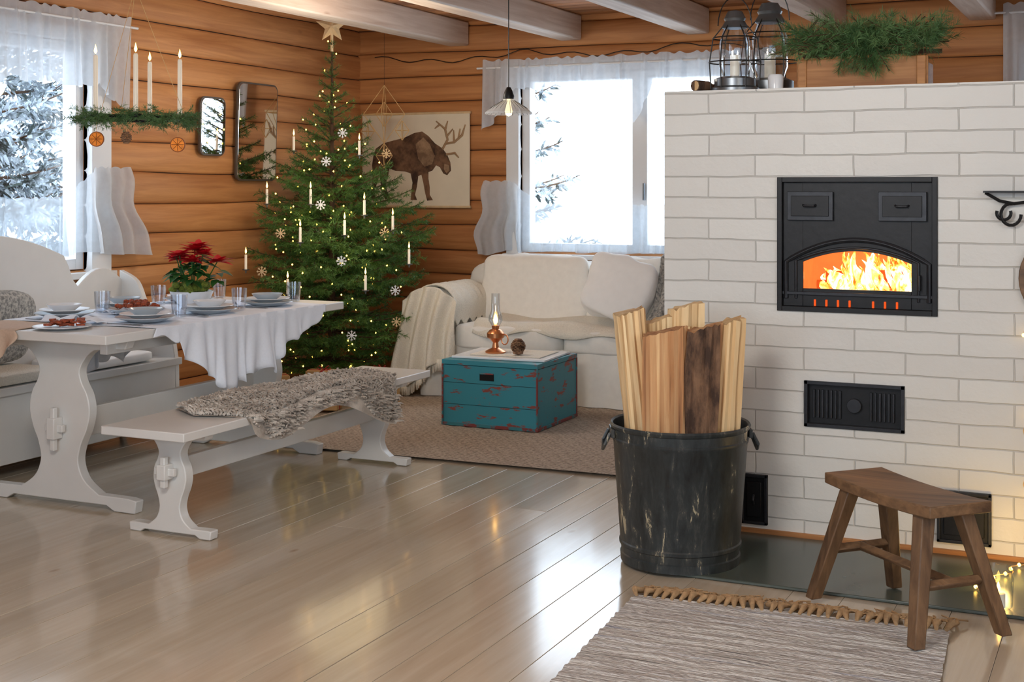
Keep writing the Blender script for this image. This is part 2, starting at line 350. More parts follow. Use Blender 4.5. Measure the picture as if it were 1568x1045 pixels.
while x<XR:
    y=YF-random.random()*3
    while y<YB:
        l=random.uniform(4.4,5.4); a=max(y,YF); c=min(y+l,YB)
        if c>a:
            ti=random.uniform(-.0011,.0011); xa,xb=x+.0006,min(x+pw,XR)-.0006
            vs=[(xa,a,-.03),(xb,a,-.03),(xb,c-.0006,-.03),(xa,c-.0006,-.03),(xa,a,-.0011+ti),(xb,a,-.0011-ti),(xb,c-.0006,-.0011-ti),(xa,c-.0006,-.0011+ti)]
            b.add(vs,[(0,3,2,1),(4,5,6,7),(0,1,5,4),(1,2,6,5),(2,3,7,6),(3,0,4,7)],M_floor)
        y+=l
    x+=pw
b.bx(XL-.14,XR+.14,YF-.14,YB+.14,-.12,-.031,M_chink)
b.obj('floor',bevel=.0010,smooth=False)
b=B(); y=YF
while y<YB:
    b.bx(XL-.14,XR+.14,y+.004,min(y+.125,YB)-.004,ZC+.02,ZC+.04,M_ceil); y+=.125
b.bx(XL-.14,XR+.14,YF-.14,YB+.14,ZC+.045,ZC+.1,M_chink)
b.obj('ceiling',smooth=False)
for k,xc in enumerate([-4.595,-3.695,-2.755,-1.83,-.91,.01,.93,1.85]):
    b=B(); b.bx(xc-.08,xc+.08,YF,YB-.02,2.44,ZC+.019,M_beam); b.obj('ceiling_beam' if k==0 else 'ceiling_beam.%03d'%k,bevel=.012)
# ------------------------------------------------------------ curtains
def wv(x,sd): return math.sin(x+1.7*noise.noise(V((x*.13,sd,0)))*3)
def curtains(name,kind,s0,s1,ztop,ztl,zbl,um=.5,vm=.3,ve=.5,pw_=.3,fl=.10):
    b=B(); f=wallT(kind); W=s1-s0; sd=len(name)*1.3+s0
    b.tube([f(s0-.05,.10,ztop-.03),f(s1+.05,.10,ztop-.03)],.008,M_white)
    def val(u,v):
        s=s0+W*u; e=min(u,1-u)*W
        k=max(max(0,1-e/.26)**.7,.85*max(0,1-abs(u-um)*W/.12)**.7)
        drop=vm+(ve-vm)*k+.022*noise.noise(V((u*W*9,sd,2)))
        z=ztop+.025+.008*wv(u*W*60,sd)-v*drop
        n=.10+(.008+.030*v)*(.6*wv(u*W*72,sd)+.5*wv(u*W*31,sd+4))
        return f(s+.012*v*noise.noise(V((u*W*6,sd,7))),n,z)
    b.sheet(val,int(W*190),14,M_curt)
    def cafe(u,v):
        e=min(u,1-u)*W; side=-1 if u<.5 else 1
        zt=ztl-.17*min(1,max(0,(e-pw_*.8)/.25))+.012*abs(wv(u*W*46,sd)); zb=zbl+.022*noise.noise(V((u*W*7,sd,5)))-.03*max(0,1-e/pw_)
        s=s0+W*u; k=max(0,1-e/(pw_+.1))
        s+=side*fl*k*(.35*v+.65*v*v)+.018*math.sin(v*6+sd)*k*v+side*.02*k*math.sin(v*11)
        n=.085+(.010+.038*v)*(.6*wv(u*W*68+v*.9,sd+2)+.5*wv(u*W*29-v*.7,sd+8))
        return f(s,n,zt-(zt-zb)*v)
    nu=int(W*190)
    vs=[cafe(i/nu,j/16) for i in range(nu+1) for j in range(17)]
    for mat,cond in ((M_curt,lambda i:min(i/nu,1-i/nu)*W<pw_),(M_sheer,lambda i:min(i/nu,1-i/nu)*W>=pw_)):
        fs=[(i*17+j,(i+1)*17+j,(i+1)*17+j+1,i*17+j+1) for i in range(nu) for j in range(16) if cond(i)]
        b.add(vs,fs,mat)
    b.obj(name,norm=False,ang=80)
curtains('window_curtain','back',-4.36,-2.2,2.29,1.43,.93,(-3.19+4.36)/2.16,.21,.52,.27,.08)
curtains('window_curtain.001','left',4.2,6.2,2.36,1.50,1.02,.45,.42,.55,.34,.19)
curtains('window_curtain.002','back',-.78,1.1,2.5,1.43,.93,.5,.4,.7,.25,.03)
# ------------------------------------------------------------ fireplace
YFp=5.3
b=B(); X0,X1,ZT=-1.79,.35,1.79; D=1.05
ox0,ox1,oz0,oz1=-1.317,-.7035,.905,1.435
b.bx(X0,ox0,YFp,YFp+D,0.02,ZT,M_brick); b.bx(ox1,X1,YFp,YFp+D,0.02,ZT,M_brick)
b.bx(ox0,ox1,YFp,YFp+D,oz1,ZT,M_brick)
sx0,sx1,sz0,sz1=-1.21,-.825,.452,.633
b.bx(ox0,ox1,YFp,YFp+D,sz1,oz0,M_brick); b.bx(ox0,ox1,YFp,YFp+D,.02,sz0,M_brick)
b.bx(ox0,sx0,YFp,YFp+D,sz0,sz1,M_brick); b.bx(sx1,ox1,YFp,YFp+D,sz0,sz1,M_brick)
b.bx(sx0,sx1,YFp+.05,YFp+D,sz0,sz1,M_dark); b.bx(ox0,ox1,YFp+.52,YFp+D,oz0,oz1,M_dark)
b.obj('masonry_fireplace',smooth=False)
b=B(); b.bx(X0+.01,X1,YFp-.015,YFp+.01,0,.028,M_crate)
b.obj('trim_1',bevel=.003)
e=empty('bake_oven')
b=B(); y=YFp
fw=.02
for (a,c,d,g) in ((ox0,ox0+fw,oz0,oz1),(ox1-fw,ox1,oz0,oz1),(ox0+fw,ox1-fw,oz0,oz0+fw),(ox0+fw,ox1-fw,oz1-fw,oz1)):
    b.bx(a,c,y-.012,y+.05,d,g,M_iron)
cx=(ox0+ox1)/2; gx0,gx1=-1.218,-.802; gz0=.995
def arch(x,base,rise,half):
    t=(x-cx)/half; return base+rise*(1-t*t)
n=24
for i in range(n):
    xa=gx0+(gx1-gx0)*i/n; xb=gx0+(gx1-gx0)*(i+1)/n
    za=arch(xa,1.10,.045,.208); zb=arch(xb,1.10,.045,.208)
    vs=[(xa,y+.01,za),(xb,y+.01,zb),(xb,y+.01,oz1-fw),(xa,y+.01,oz1-fw),(xa,y+.022,za),(xb,y+.022,zb),(xb,y+.022,oz1-fw),(xa,y+.022,oz1-fw)]
    b.add(vs,[(0,1,2,3),(4,5,6,7),(0,1,5,4)],M_iron)
b.bx(ox0+fw,gx0,y+.01,y+.022,oz0+fw,oz1-fw,M_iron); b.bx(gx1,ox1-fw,y+.01,y+.022,oz0+fw,oz1-fw,M_iron); b.bx(gx0,gx1,y+.01,y+.022,oz0+fw,gz0,M_iron)
for (rise,half,base,rr) in ((.10,.275,1.10,.011),(.06,.235,1.105,.006)):
    pts=[(cx-half,y+.005,gz0-.04)]+[(cx-half+2*half*i/24,y+.005,arch(cx-half+2*half*i/24,base,rise*.9,half)) for i in range(25)]+[(cx+half,y+.005,gz0-.04)]
    b.tube(pts,rr,M_ironl,6)
b.bx(ox0+fw,ox1-fw,y-.002,y+.012,gz0-.025,gz0-.012,M_ironl)
for xx in (ox0+.13,ox1-.13):
    b.bx(xx-.09,xx+.09,y-.008,y+.012,1.265,1.378,M_ironl); b.bx(xx-.074,xx+.074,y-.012,y-.006,1.281,1.362,M_iron)
    b.tube([(xx-.025,y-.012,1.325),(xx-.02,y-.03,1.322),(xx+.02,y-.03,1.322),(xx+.025,y-.012,1.325)],.005,M_ironl,6)
for i in range(8):
    xx=cx-.16+.045*i
    if i!=4: b.bx(xx-.004,xx+.004,y+.004,y+.012,gz0-.068,gz0-.042,M_ember)
b.bx(gx1+.03,gx1+.036,y-.02,y+.01,1.0,1.06,M_ironl)
b.obj('oven_front',bevel=.002,parent=e)
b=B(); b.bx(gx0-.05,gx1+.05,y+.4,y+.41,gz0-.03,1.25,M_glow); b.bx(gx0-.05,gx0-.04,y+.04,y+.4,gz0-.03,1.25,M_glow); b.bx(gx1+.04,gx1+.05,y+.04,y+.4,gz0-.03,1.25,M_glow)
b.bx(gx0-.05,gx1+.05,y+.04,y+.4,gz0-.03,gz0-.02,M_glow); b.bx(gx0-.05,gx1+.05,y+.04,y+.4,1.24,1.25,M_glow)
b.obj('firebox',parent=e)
b=B()
for (xa,xb,yy,zz) in ((-1.19,-.92,.14,1.0),(-1.1,-.83,.2,1.0),(-1.16,-.86,.17,1.035)):
    b.tube([(xa,y+yy,zz),((xa+xb)/2,y+yy+.01,zz+.005),(xb,y+yy+.04,zz+.01)],.022,M_ember,9)
b.obj('burning_logs',parent=e)
b=B()
for i in range(46):
    fx=random.uniform(-1.14,-.81); fy=y+random.uniform(.08,.26); h=random.uniform(.06,.15)*(1.2 if fx>-1.04 else .6); w=random.uniform(.012,.026)
    pts=[];rs=[]
    for k in range(9):
        t=k/8; pts.append((fx-.05*t+.02*math.sin(t*6+i)*t,fy,.985+h*t)); rs.append(w*(math.sin(math.pi*min(1,t*.85+.15))**.8)*(1-t*.6)+.0005)
    b.tube(pts,rs,M_fire,8)
b.obj('flames',parent=e)
b=B(); b.bx(gx0,gx1,y+.024,y+.027,gz0,1.15,M_glass); b.obj('door_glass',parent=e)
def hatch(name,a,c,z0,z1):
    b=B(); t=.012
    b.bx(a,c,y-.008,y-.0005,z0,z1,M_iron)
    for (p,q,r,s) in ((a,a+t,z0,z1),(c-t,c,z0,z1),(a,c,z0,z0+t),(a,c,z1-t,z1)): b.bx(p,q,y-.018,y-.008,r,s,M_ironl)
    m=(a+c)/2; mz=(z0+z1)/2
    b.bx(a+.025,c-.025,y-.016,y-.006,z0+.03,z1-.03,M_iron); b.tube([(m,y-.016,mz+.02),(m,y-.03,mz),(m,y-.016,mz-.02)],.005,M_ironl,6)
    return b.obj(name,bevel=.002)
hatch('soot_hatch',-1.463,-1.355,.045,.245); hatch('soot_hatch.001',-.705,-.51,.055,.25)
b=B()
for (p,q,r,s) in [(sx0,sx0+.014,sz0,sz1),(sx1-.014,sx1,sz0,sz1),(sx0,sx1,sz0,sz0+.014),(sx0,sx1,sz1-.014,sz1)]: b.bx(p,q,y-.01,y+.05,r,s,M_ironl)
b.bx(sx0+.012,sx1-.012,y+.02,y+.05,sz0+.012,sz1-.012,M_iron)
k=sx0+.035; m=(sx0+sx1)/2
while k<sx1-.03:
    if abs(k-m)>.05: b.bx(k-.004,k+.004,y+.008,y+.02,sz0+.035,sz1-.035,M_ironl)
    k+=.017
b.tube([(m,y+.02,.543),(m,y+.0,.543)],.028,M_ironl,18)
b.obj('ash_hatch',bevel=.0015)
b=B(); b.bx(-1.6,.3,4.62,YFp-.016,.0005,.012,M_slate); b.obj('slate_hearth',bevel=.003)
b=B(); hx=-.46
b.bx(hx-.075,hx+.12,y-.06,y-.0,1.375,1.382,M_iron)
b.tube([(hx-.07,y-.03,1.375),(hx-.02,y-.03,1.345),(hx+.03,y-.03,1.335),(hx+.1,y-.03,1.345)],.006,M_iron)
b.tube([(hx+.02+.035*math.cos(a*.35),y-.03,1.295+.04*math.sin(a*.35)) for a in range(4,19)],.006,M_iron)
b.tube([(hx-.005+.025*math.cos(a*.35),y-.03,1.30+.025*math.sin(a*.35)) for a in range(8,20)],.006,M_iron)
b.obj('iron_wall_hook')
b=B(); pts=[(.17*math.cos(t*2*math.pi/40),.17*math.sin(t*2*math.pi/40)) for t in range(40)]
b.ext(pts,.02,T(-.245,y-.014,1.06)@Matrix.Rotation(math.pi/2,4,'X'),M_stool); b.bx(-.27,-.22,y-.024,y-.004,1.22,1.36,M_stool)
b.obj('round_cutting_board',bevel=.003)
b=B(); pts=[]; bl=[]
for i in range(40):
    t=i/39
    if t<.5: p=(-.385+.012*math.sin(i*1.7),y-.035,1.0-.97*t*2)
    else: q=(t-.5)*2; p=(-.39-.13*q+.02*math.sin(i),y-.04-.45*q,.022)
    pts.append(p)
    if (t<.5 and i%6==3) or (t>=.5 and i%3==1): bl.append(p)
b.tube(pts,.0018,M_straw,5)
for p in bl: b.lathe([(0,-.006),(.005,-.003),(.007,.002),(.004,.007),(0,.01)],p,M_fairy,8)
b.obj('string_lights')
b=B(); c=(-.43,4.68,.012)
b.lopen([(.035,0),(.045,.01),(.048,.1),(.04,.13),(.04,.14)],c,M_glassp,20); b.lathe([(0,.004),(.022,.004),(.022,.05),(0,.052)],c,M_candle,12)
b.lathe([(0,.052),(.006,.06),(.007,.068),(.002,.085),(0,.088)],c,M_flame,8); b.obj('candle_jar')
# ------------------------------------------------------------ trestle furniture
def cr(pts,n=6):
    out=[]
    P=[pts[0]]+list(pts)+[pts[-1]]
    for i in range(1,len(P)-2):
        for k in range(n):
            t=k/n; a,b_,c,d=P[i-1],P[i],P[i+1],P[i+2]
            out.append(tuple(.5*((2*b_[j])+(-a[j]+c[j])*t+(2*a[j]-5*b_[j]+4*c[j]-d[j])*t*t+(-a[j]+3*b_[j]-3*c[j]+d[j])*t**3) for j in (0,1)))
    out.append(pts[-1]); return out
def trestle(bd,cx,cy,half,H,mat,th=.05):
    k=half; prof=[(.52,.085),(.33,.16),(.25,.26),(.28,.36),(.36,.46),(.40,.56),(.37,.66),(.29,.74),(.27,.81),(.36,.89),(.46,.93)]
    rt=cr([(a*k,z*H) for a,z in prof])
    r=[(k*.72,0.0),(k*.98,0.0),(k,.045*H/.75+.01),(k*.9,.075*H+.006)]+rt+[(k*.86,H*.945),(k*.9,H)]
    inn=[(k*.62,.03*H)]
    pts=[(x,z) for x,z in r]+[(-x,z) for x,z in reversed(r)]+[(-x,z) for x,z in inn]+[(x,z) for x,z in inn]
    bd.ext(pts,th,T(cx,cy,0)@Matrix.Rotation(math.pi/2,4,'X'),mat)
def trestle_set(bd,cx,half,topz,th,y0,y1,l0,l1,zs,mat,w,legH,sh=.1,sw=.04):
    bd.bx(cx-w/2,cx+w/2,y0,y1,topz-th,topz,mat)
    for ly,s in ((l0,-1),(l1,1)):
        trestle(bd,cx,ly,half,legH,mat)
        bd.bx(cx-.022,cx+.022,ly+s*.025,ly+s*.08,zs-sh*.36,zs+sh*.36,mat)
        bd.bx(cx-.05,cx+.05,ly+s*.038,ly+s*.06,zs-.016,zs+.016,mat); bd.bx(cx-.012,cx+.012,ly+s*.045,ly+s*.07,zs-sh*.75,zs+sh*.7,mat)
    bd.bx(cx-sw/2,cx+sw/2,l0,l1,zs-sh/2,zs+sh/2,mat)
TZ=.78
b=B(); trestle_set(b,-4.31,.43,TZ,.04,4.32,6.15,4.53,5.93,.34,M_wpaintw,.86,.74,.13)
for s in (-1,1):
    b.bx(-4.31+s*.30-.02,-4.31+s*.30+.02,4.45,6.02,TZ-.10,TZ-.041,M_wpaintw)
b.obj('trestle_dining_table',bevel=.004)
b=B(); trestle_set(b,-3.53,.205,.45,.035,4.13,6.1,4.32,5.88,.26,M_wpaintw,.41,.415,.085,.035)
b.obj('trestle_bench',bevel=.004)
b=B(); yc=5.0; h=1.05; xb=-5.30
top=[]
for i in range(61):
    u=-1+2*i/60; a=abs(u)
    z=.98+.17*math.cos(min(1,a/.62)*math.pi/2)**.9 if a<.62 else .84+.10*math.sin((a-.62)/.38*math.pi)
    if .56<a<.62: z=.98-.14*(a-.56)/.06
    top.append((yc+u*h,z))
pts=top+[(yc+h,.08),(yc-h,.08)]
Mx=Matrix(((0,0,1,0),(1,0,0,0),(0,1,0,0),(0,0,0,1)))
b.ext(pts,.035,T(xb,0,0)@Mx,M_wpaintw)
b.bx(xb+.018,-4.88,yc-h,yc+h,.40,.44,M_wpaintw); b.bx(-4.93,-4.90,yc-h+.02,yc+h-.02,.07,.40,M_wpaintw)
for yy in (yc-h+.02,yc+h-.02):
    arm=cr([(xb,.92),(-5.18,.86),(-5.1,.72),(-4.98,.70),(-4.90,.66),(-4.92,.56),(-4.9,.42)],5)+[(-4.89,0),(-4.98,0),(-5.0,.08),(-5.26,.08),(xb,.0)]
    b.ext(arm,.035,T(0,yy,0)@Matrix.Rotation(math.pi/2,4,'X'),M_wpaintw)
b.obj('wooden_settle',bevel=.004)
b=B(); b.pillow((-5.08,4.6,.472),(.38,1.1,.06),M_cream,.3,.2,nz=.006); b.obj('seat_pad')
b=B(); b.pillow((-5.08,5.56,.472),(.38,.6,.06),M_pillow,.4,.3,nz=.008); b.obj('seat_pad.001')
b=B(); b.pillow((-5.17,4.98,.69),(.13,.42,.36),M_throwg,.55,.45,M=Matrix.Rotation(.2,4,'Y'),nz=.015); b.obj('throw_pillow.001')
b=B(); ya,yb_=4.62,5.95
def Dp(Y):
    t=(Y-ya)/(yb_-ya)
    pts=[(0,.03),(.1,.08),(.26,.27),(.36,.33),(.46,.30),(.55,.26),(.62,.29),(.75,.15),(.88,.12),(.95,.05),(1,.03)]
    for i in range(len(pts)-1):
        if pts[i][0]<=t<=pts[i+1][0]:
            k=(t-pts[i][0])/(pts[i+1][0]-pts[i][0]); return pts[i][1]*(1-k)+pts[i+1][1]*k
    return .03
def cl(u,v):
    Y=ya+(yb_-ya)*u; w=v*2-1; sg=1 if w>0 else -1; a=abs(w); d=Dp(Y)
    if a<.6: return (-4.31+sg*.432*a/.6,Y,TZ+.004+.002*math.sin(Y*20+w*8)+.0015*math.sin(Y*47))
    k=(a-.6)/.4; f=k*d
    n=.012+.06*k*(d/.3)*(.5+.35*math.sin(Y*31+2.5*math.sin(Y*9))+.25*math.sin(Y*77+k*2))
    return (-4.31+sg*(.432+n),Y+.03*k*math.sin(Y*27),TZ+.003-f+.01*k*math.sin(Y*61))
b.sheet(cl,190,50,M_cloth); b.obj('tablecloth',norm=False,ang=80,solid=.002)
b=B()
def rn(u,v):
    x=-4.73+.36*u
    if v<.5: return (x,4.6-.6*v*.96*.97,TZ+.004+.001*math.sin(u*9))
    k=(v-.5)*2; L_=.05+.2*(1-abs(u-.35)/.65); return (x+.02*math.sin(k*3),4.309-.012*k*(1+math.sin(u*22)),TZ-L_*k)
b.sheet(rn,30,24,M_runner); b.obj('table_runner',norm=False,ang=80,solid=.002)
def plate(bd,c,r,mat,h=.02): bd.lathe([(0,0),(r*.55,0),(r*.62,.004),(r*.8,h*.6),(r,h),(r*.99,h+.003),(r*.78,h*.7),(r*.6,.008),(0,.007)],c,mat,32)
tz=TZ+.0085
places=[(-4.07,5.72),(-4.08,5.26),(-4.08,4.80),(-4.56,4.80),(-4.57,5.22),(-4.57,5.72)]
for i,(px,py) in enumerate(places):
    b=B(); plate(b,(px,py,tz),.135,M_chinab,.02); plate(b,(px,py,tz+.018),.115,M_china,.018)
    b.lathe([(0,0),(.045,0),(.07,.02),(.08,.032),(.076,.032),(.066,.02),(.042,.006),(0,.006)],(px,py,tz+.028),M_china if i%2 else M_chinab,28)
    b.obj('dinner_plate_stack' if i==0 else 'dinner_plate_stack.%03d'%i)
    b=B(); gx,gy=(px+.02,py+.21) if px>-4.3 else (px+.03,py+.22)
    b.lopen([(.001,.003),(.030,.003),(.036,.05),(.039,.105),(.036,.105),(.033,.05),(.027,.008),(.001,.008)],(gx,gy,tz),M_tumbler,20)
    b.obj('drinking_glass' if i==0 else 'drinking_glass.%03d'%i)
    b=B(); MN=T(px+(-.17 if px>-4.3 else .13),py-.16,tz+.002)@RZ(.5+i)
    b.sheet(lambda u,v:((u-.5)*.15,(v-.5)*.11,.004+.022*abs(math.sin(u*4+v*3+i))*math.sin(v*3.14)),14,10,M_cloth,MN); b.obj('napkin' if i==0 else 'napkin.%03d'%i,norm=False,ang=90,solid=.003)
b=B()
for i,(px,py) in enumerate(places):
    yy=py-.16; b.box((px,yy,tz+.003),(.16,.006,.004),M_greyp); b.box((px+.09,yy,tz+.003),(.05,.02,.004),M_greyp)
b.obj('cutlery',bevel=.0015)
b=B(); plate(b,(-4.24,4.45,TZ+.001),.125,M_china,.012)
for i in range(34):
    a=random.uniform(0,6.28); r=random.uniform(0,.09); b.box((0,0,0),(.035,.03,.008),M_food,T(-4.24+r*math.cos(a),4.45+r*math.sin(a),TZ+.018+random.random()*.018)@RZ(a*3)@Matrix.Rotation(random.uniform(-.3,.3),4,'X'))
b.obj('gingerbread_plate',bevel=.002)
b=B(); plate(b,(-4.33,5.03,tz),.13,M_chinab,.03)
for i in range(40):
    a=random.uniform(0,6.28); r=random.uniform(0,.1); b.lathe([(0,-.012),(.014,-.004),(.012,.008),(0,.012)],(-4.33+r*math.cos(a),5.03+r*math.sin(a),tz+.03+random.random()*.03),M_food,7)
b.obj('serving_dish')
e=empty('potted_poinsettia'); pc=(-4.33,5.44,tz)
b=B(); b.lathe([(0,0),(.05,0),(.055,.01),(.095,.05),(.11,.085),(.105,.085),(.09,.055),(0,.05)],pc,M_china,32); b.obj('bowl',parent=e)
b=B()
for i in range(46):
    a=random.uniform(0,6.28); r=.095*math.sqrt(random.random()); b.pillow((pc[0]+r*math.cos(a),pc[1]+r*math.sin(a),pc[2]+.09+.03*random.random()),(.045,.045,.035),M_moss,1,1,seg=8,rings=6,nz=.006,nsc=40)
b.obj('moss',parent=e)
def leafm(bd,p,dirv,L_,w,mat,curl=.2):
    d=V(dirv).normalized(); sd=d.cross(V((0,0,1))); sd=sd.normalized() if sd.length>.1 else V((1,0,0)); up=sd.cross(d)
    prof=[(0,.04),(.15,.45),(.35,.95),(.55,.85),(.78,.45),(1,.0)]
    vs=[];fs=[]
    for t,ww in prof:
        q=V(p)+d*L_*t-V((0,0,1))*curl*L_*t*t
        vs+= [q-sd*w*ww+up*.15*w*ww,q-up*.1*w*ww,q+sd*w*ww+up*.15*w*ww]
    for i in range(len(prof)-1):
        for j in (0,1): fs.append((i*3+j,i*3+j+1,i*3+4+j,i*3+3+j))
    bd.add(vs,fs,mat)
b=B(); g=B()
heads=[(-.08,-.02,.25),(.0,.05,.305),(.07,.0,.27),(.12,.05,.23),(-.02,-.07,.265),(.05,-.06,.235),(-.11,.04,.235),(.02,.0,.29)]
for hx_,hy_,hz_ in heads:
    c=V((pc[0]+hx_,pc[1]+hy_,pc[2]+hz_))
    g.tube([(pc[0]+hx_*.2,pc[1]+hy_*.2,pc[2]+.07),(pc[0]+hx_*.7,pc[1]+hy_*.7,pc[2]+hz_*.7),c],.003,M_leaf,5)
    for k in range(15):
        a=k*2.4; up=.05+.7*(k/15); leafm(b,c,(math.cos(a),math.sin(a),up),random.uniform(.06,.10),random.uniform(.018,.027),M_red,.2)
    for k in range(8):
        a=k*.8+.3; leafm(g,c-V((0,0,.04+.008*k)),(math.cos(a),math.sin(a),-.05),random.uniform(.06,.105),.022,M_leaf,.3)
b.obj('red_bracts',norm=False,parent=e); g.obj('leaves',norm=False,parent=e)
b=B()
def skin_surf(s,t):
    Y=4.44+1.34*s; x=-3.53+(-.20+.42*t+.09*t*s)+.03*math.sin(s*9); z=.462+.02*math.sin(s*7)*math.sin(t*5)
    over=x-(-3.325)
    if over>0: z-=over*1.6; x=-3.325+over*.35+.012
    ov2=-3.735-x
    if ov2>0: z-=ov2*1.3; x=-3.745-ov2*.3
    return V((x,Y,z))
def wid(s): return min(1,(1-abs(2*s-1)**3.2)*2.2)
b.sheet(lambda u,v: skin_surf(u,.5+(v-.5)*(wid(u)+.02))+V((0,0,-.004)),60,20,M_fleece)
for i in range(8000):
    s,t=random.random(),random.random()
    if wid(s)*.5<=abs(t-.5)*(1+.12*math.sin(s*21)): continue
    p=skin_surf(s,t); a=random.uniform(0,6.28); h=random.uniform(.018,.038)
    d=V((math.cos(a)*.6,math.sin(a)*.6,.8))
    if t>.85: d+=V((.8,0,-.6))
    if t<.1: d+=V((-.6,0,-.4))
    q=V((math.cos(a+1.6),math.sin(a+1.6),0))*.007
    b.tube([p,p+d*h*.4+q,p+d*h*.8,p+d*h*1.0-q*1.2-V((0,0,.004))],[.005,.0055,.0042,.0012],M_fleece,4,cap=False)
b.obj('sheepskin',norm=False,ang=90)
# ------------------------------------------------------------ rugs
b=B()
def jr(u,v):
    return (-4.5+2.6*u,6.03+2.15*v+.08*(u-.5),.012+.0025*math.sin(u*170)*math.sin(v*150))
b.sheet(jr,120,100,M_jute); b.bx(-4.49,-1.91,6.10,8.1,.001,.010,M_jute); b.obj('woven_rug',norm=False)
b=B(); a=.07; rc=(-.97,3.15)
MR=T(rc[0],rc[1],0)@RZ(a)
def rr(u,v):
    return ((u-.5)*1.02+.004*noise.noise(V((v*40,u,0))),(v-.5)*2.4,.012+.003*math.sin(v*2.4*110)+.004*noise.noise(V((u*7,v*22,0))))
b.sheet(rr,60,420,M_rag,MR); b.bx(-.49,.49,-1.19,1.19,.001,.008,M_rag,MR)
for i in range(34):
    x=-.50+1.0*i/33; y0=1.2; ln=random.uniform(.7,1.3)
    pts=[(x,y0-.01,.014),(x+random.uniform(-.015,.015),y0+.025*ln,.024),(x+random.uniform(-.03,.03),y0+.055*ln,.016),(x+random.uniform(-.045,.045),y0+.10*ln,.010)]
    b.tube(pts,[.006,.013,.008,.004],M_fringe,6,M=MR)
    for k in range(8):
        e0=V(pts[1]).lerp(V(pts[2]),random.random()); d=V((random.uniform(-.06,.06),random.uniform(.02,.085),-.006)); b.tube([e0,e0+d*.6+V((random.uniform(-.02,.02),0,.004)),e0+d],.0026,M_fringe,4,M=MR)
b.obj('rag_rug',norm=False,ang=70)
# ------------------------------------------------------------ chest and things on it
b=B(); cx0,cx1,cy0,cy1,cz=-3.68,-3.08,6.90,7.48,.016
H=.395
b.bx(cx0,cx1,cy0,cy1,cz+.012,H-.03,M_teal); b.bx(cx0-.004,cx1+.004,cy0-.004,cy1+.004,H-.027,H+.0,M_teal)
b.bx(cx0-.006,cx1+.006,cy0-.006,cy1+.006,cz,cz+.018,M_redtrim)
for (xx,yy) in ((cx0,cy0),(cx1,cy0),(cx0,cy1),(cx1,cy1)): b.box((xx,yy,(cz+H-.03)/2+.01),(.010,.010,H-.055),M_redtrim)
for zz in (.14,.265): b.bx(cx0+.005,cx1-.005,cy0-.0008,cy0+.002,zz-.0015,zz+.0015,M_dark)
b.bx(-3.44,-3.35,cy0-.003,cy0+.004,.285,.325,M_dark)
b.tube([(-3.44,cy0-.006,.325),(-3.35,cy0-.006,.325)],.005,M_redtrim,6)
b.obj('painted_wooden_chest',bevel=.003)
b=B(); b.box((0,0,H+.0075),(.58,.44,.013),M_china,T(-3.38,7.2,0)@RZ(.06)); b.box((.02,0,H+.0175),(.44,.32,.006),M_cream,T(-3.38,7.2,0)@RZ(.06)); b.obj('serving_tray',bevel=.003)
b=B(); c=(-3.46,7.15,H+.021)
b.lathe([(0,0),(.06,0),(.062,.008),(.045,.018),(.02,.03),(.016,.06),(.03,.075),(.05,.09),(.052,.115),(.035,.135),(.02,.14),(.024,.16),(.0,.16)],c,M_copper,28)
b.tube([(c[0]+.06+.022*math.cos(k*.5),c[1],c[2]+.08+.03*math.sin(k*.5)) for k in range(13)],.004,M_copper,6,True)
b.lopen([(.024,.16),(.042,.19),(.040,.215),(.026,.25),(.024,.35)],c,M_glassp,24)
b.lathe([(0,.165),(.012,.178),(.014,.195),(.008,.218),(0,.232)],c,M_flame,10); b.obj('oil_lamp')
b=B(); c=V((-3.29,7.10,H+.020))
for k in range(11):
    z=k*.008; r=.036*math.sin(math.pi*(k+1.5)/13)
    for j in range(9):
        a=j*.698+k*.4; b.pillow((c.x+r*math.cos(a),c.y+r*math.sin(a),c.z+.012+z),(.022,.022,.010),M_cone,1,1,seg=8,rings=5)
b.lathe([(0,0),(.03,.01),(.03,.06),(0,.09)],tuple(c),M_cone,10); b.obj('pine_cone')
# ------------------------------------------------------------ sofa
e=empty('slipcovered_sofa')
sx0_,sx1_,sy0,sy1=-4.36,-2.3,7.84,8.72
b=B()
def skirt_pt(u,v):
    per=[(sx0_+.01,sy1),(sx0_+.01,sy0),(sx1_-.01,sy0),(sx1_-.01,sy1)]
    Ls=[sy1-sy0,sx1_-sx0_,sy1-sy0]; tot=sum(Ls); d=u*tot; k=0
    while k<2 and d>Ls[k]: d-=Ls[k]; k+=1
    p=V((*per[k],0)).lerp(V((*per[k+1],0)),min(1,d/Ls[k])); nrm=[V((-1,0,0)),V((0,-1,0)),V((1,0,0))][k]
    return p+nrm*(.012+(.003+.010*v)*math.sin(d*22+2*math.sin(d*5)))+V((0,0,.36-.345*v))
b.sheet(skirt_pt,300,6,M_sofa); b.bx(sx0_+.02,sx1_-.02,sy0+.02,sy1-.01,.03,.36,M_sofa)
b.obj('skirt',norm=False,ang=60,parent=e)
b=B()
for i in range(2):
    w=(sx1_-sx0_-.5)/2; b.pillow((sx0_+.25+w*(i+.5),8.14,.415),(w-.005,.66,.16),M_sofa,.22,.18,nz=.02)
    Mc=Matrix.Rotation(-.17,4,'X'); b.pillow((sx0_+.22+(w+.02)*(i+.5),8.42,.675),(w+.03,.24,.50),M_sofa,.36,.25,M=Mc,nz=.045,nsc=6,seg=56,rings=32)
b.obj('cushions',parent=e)
b=B(); b.pillow(((sx0_+sx1_)/2,8.63,.48),(sx1_-sx0_-.02,.2,.8),M_sofa,.25,.2,nz=.006,seg=60)
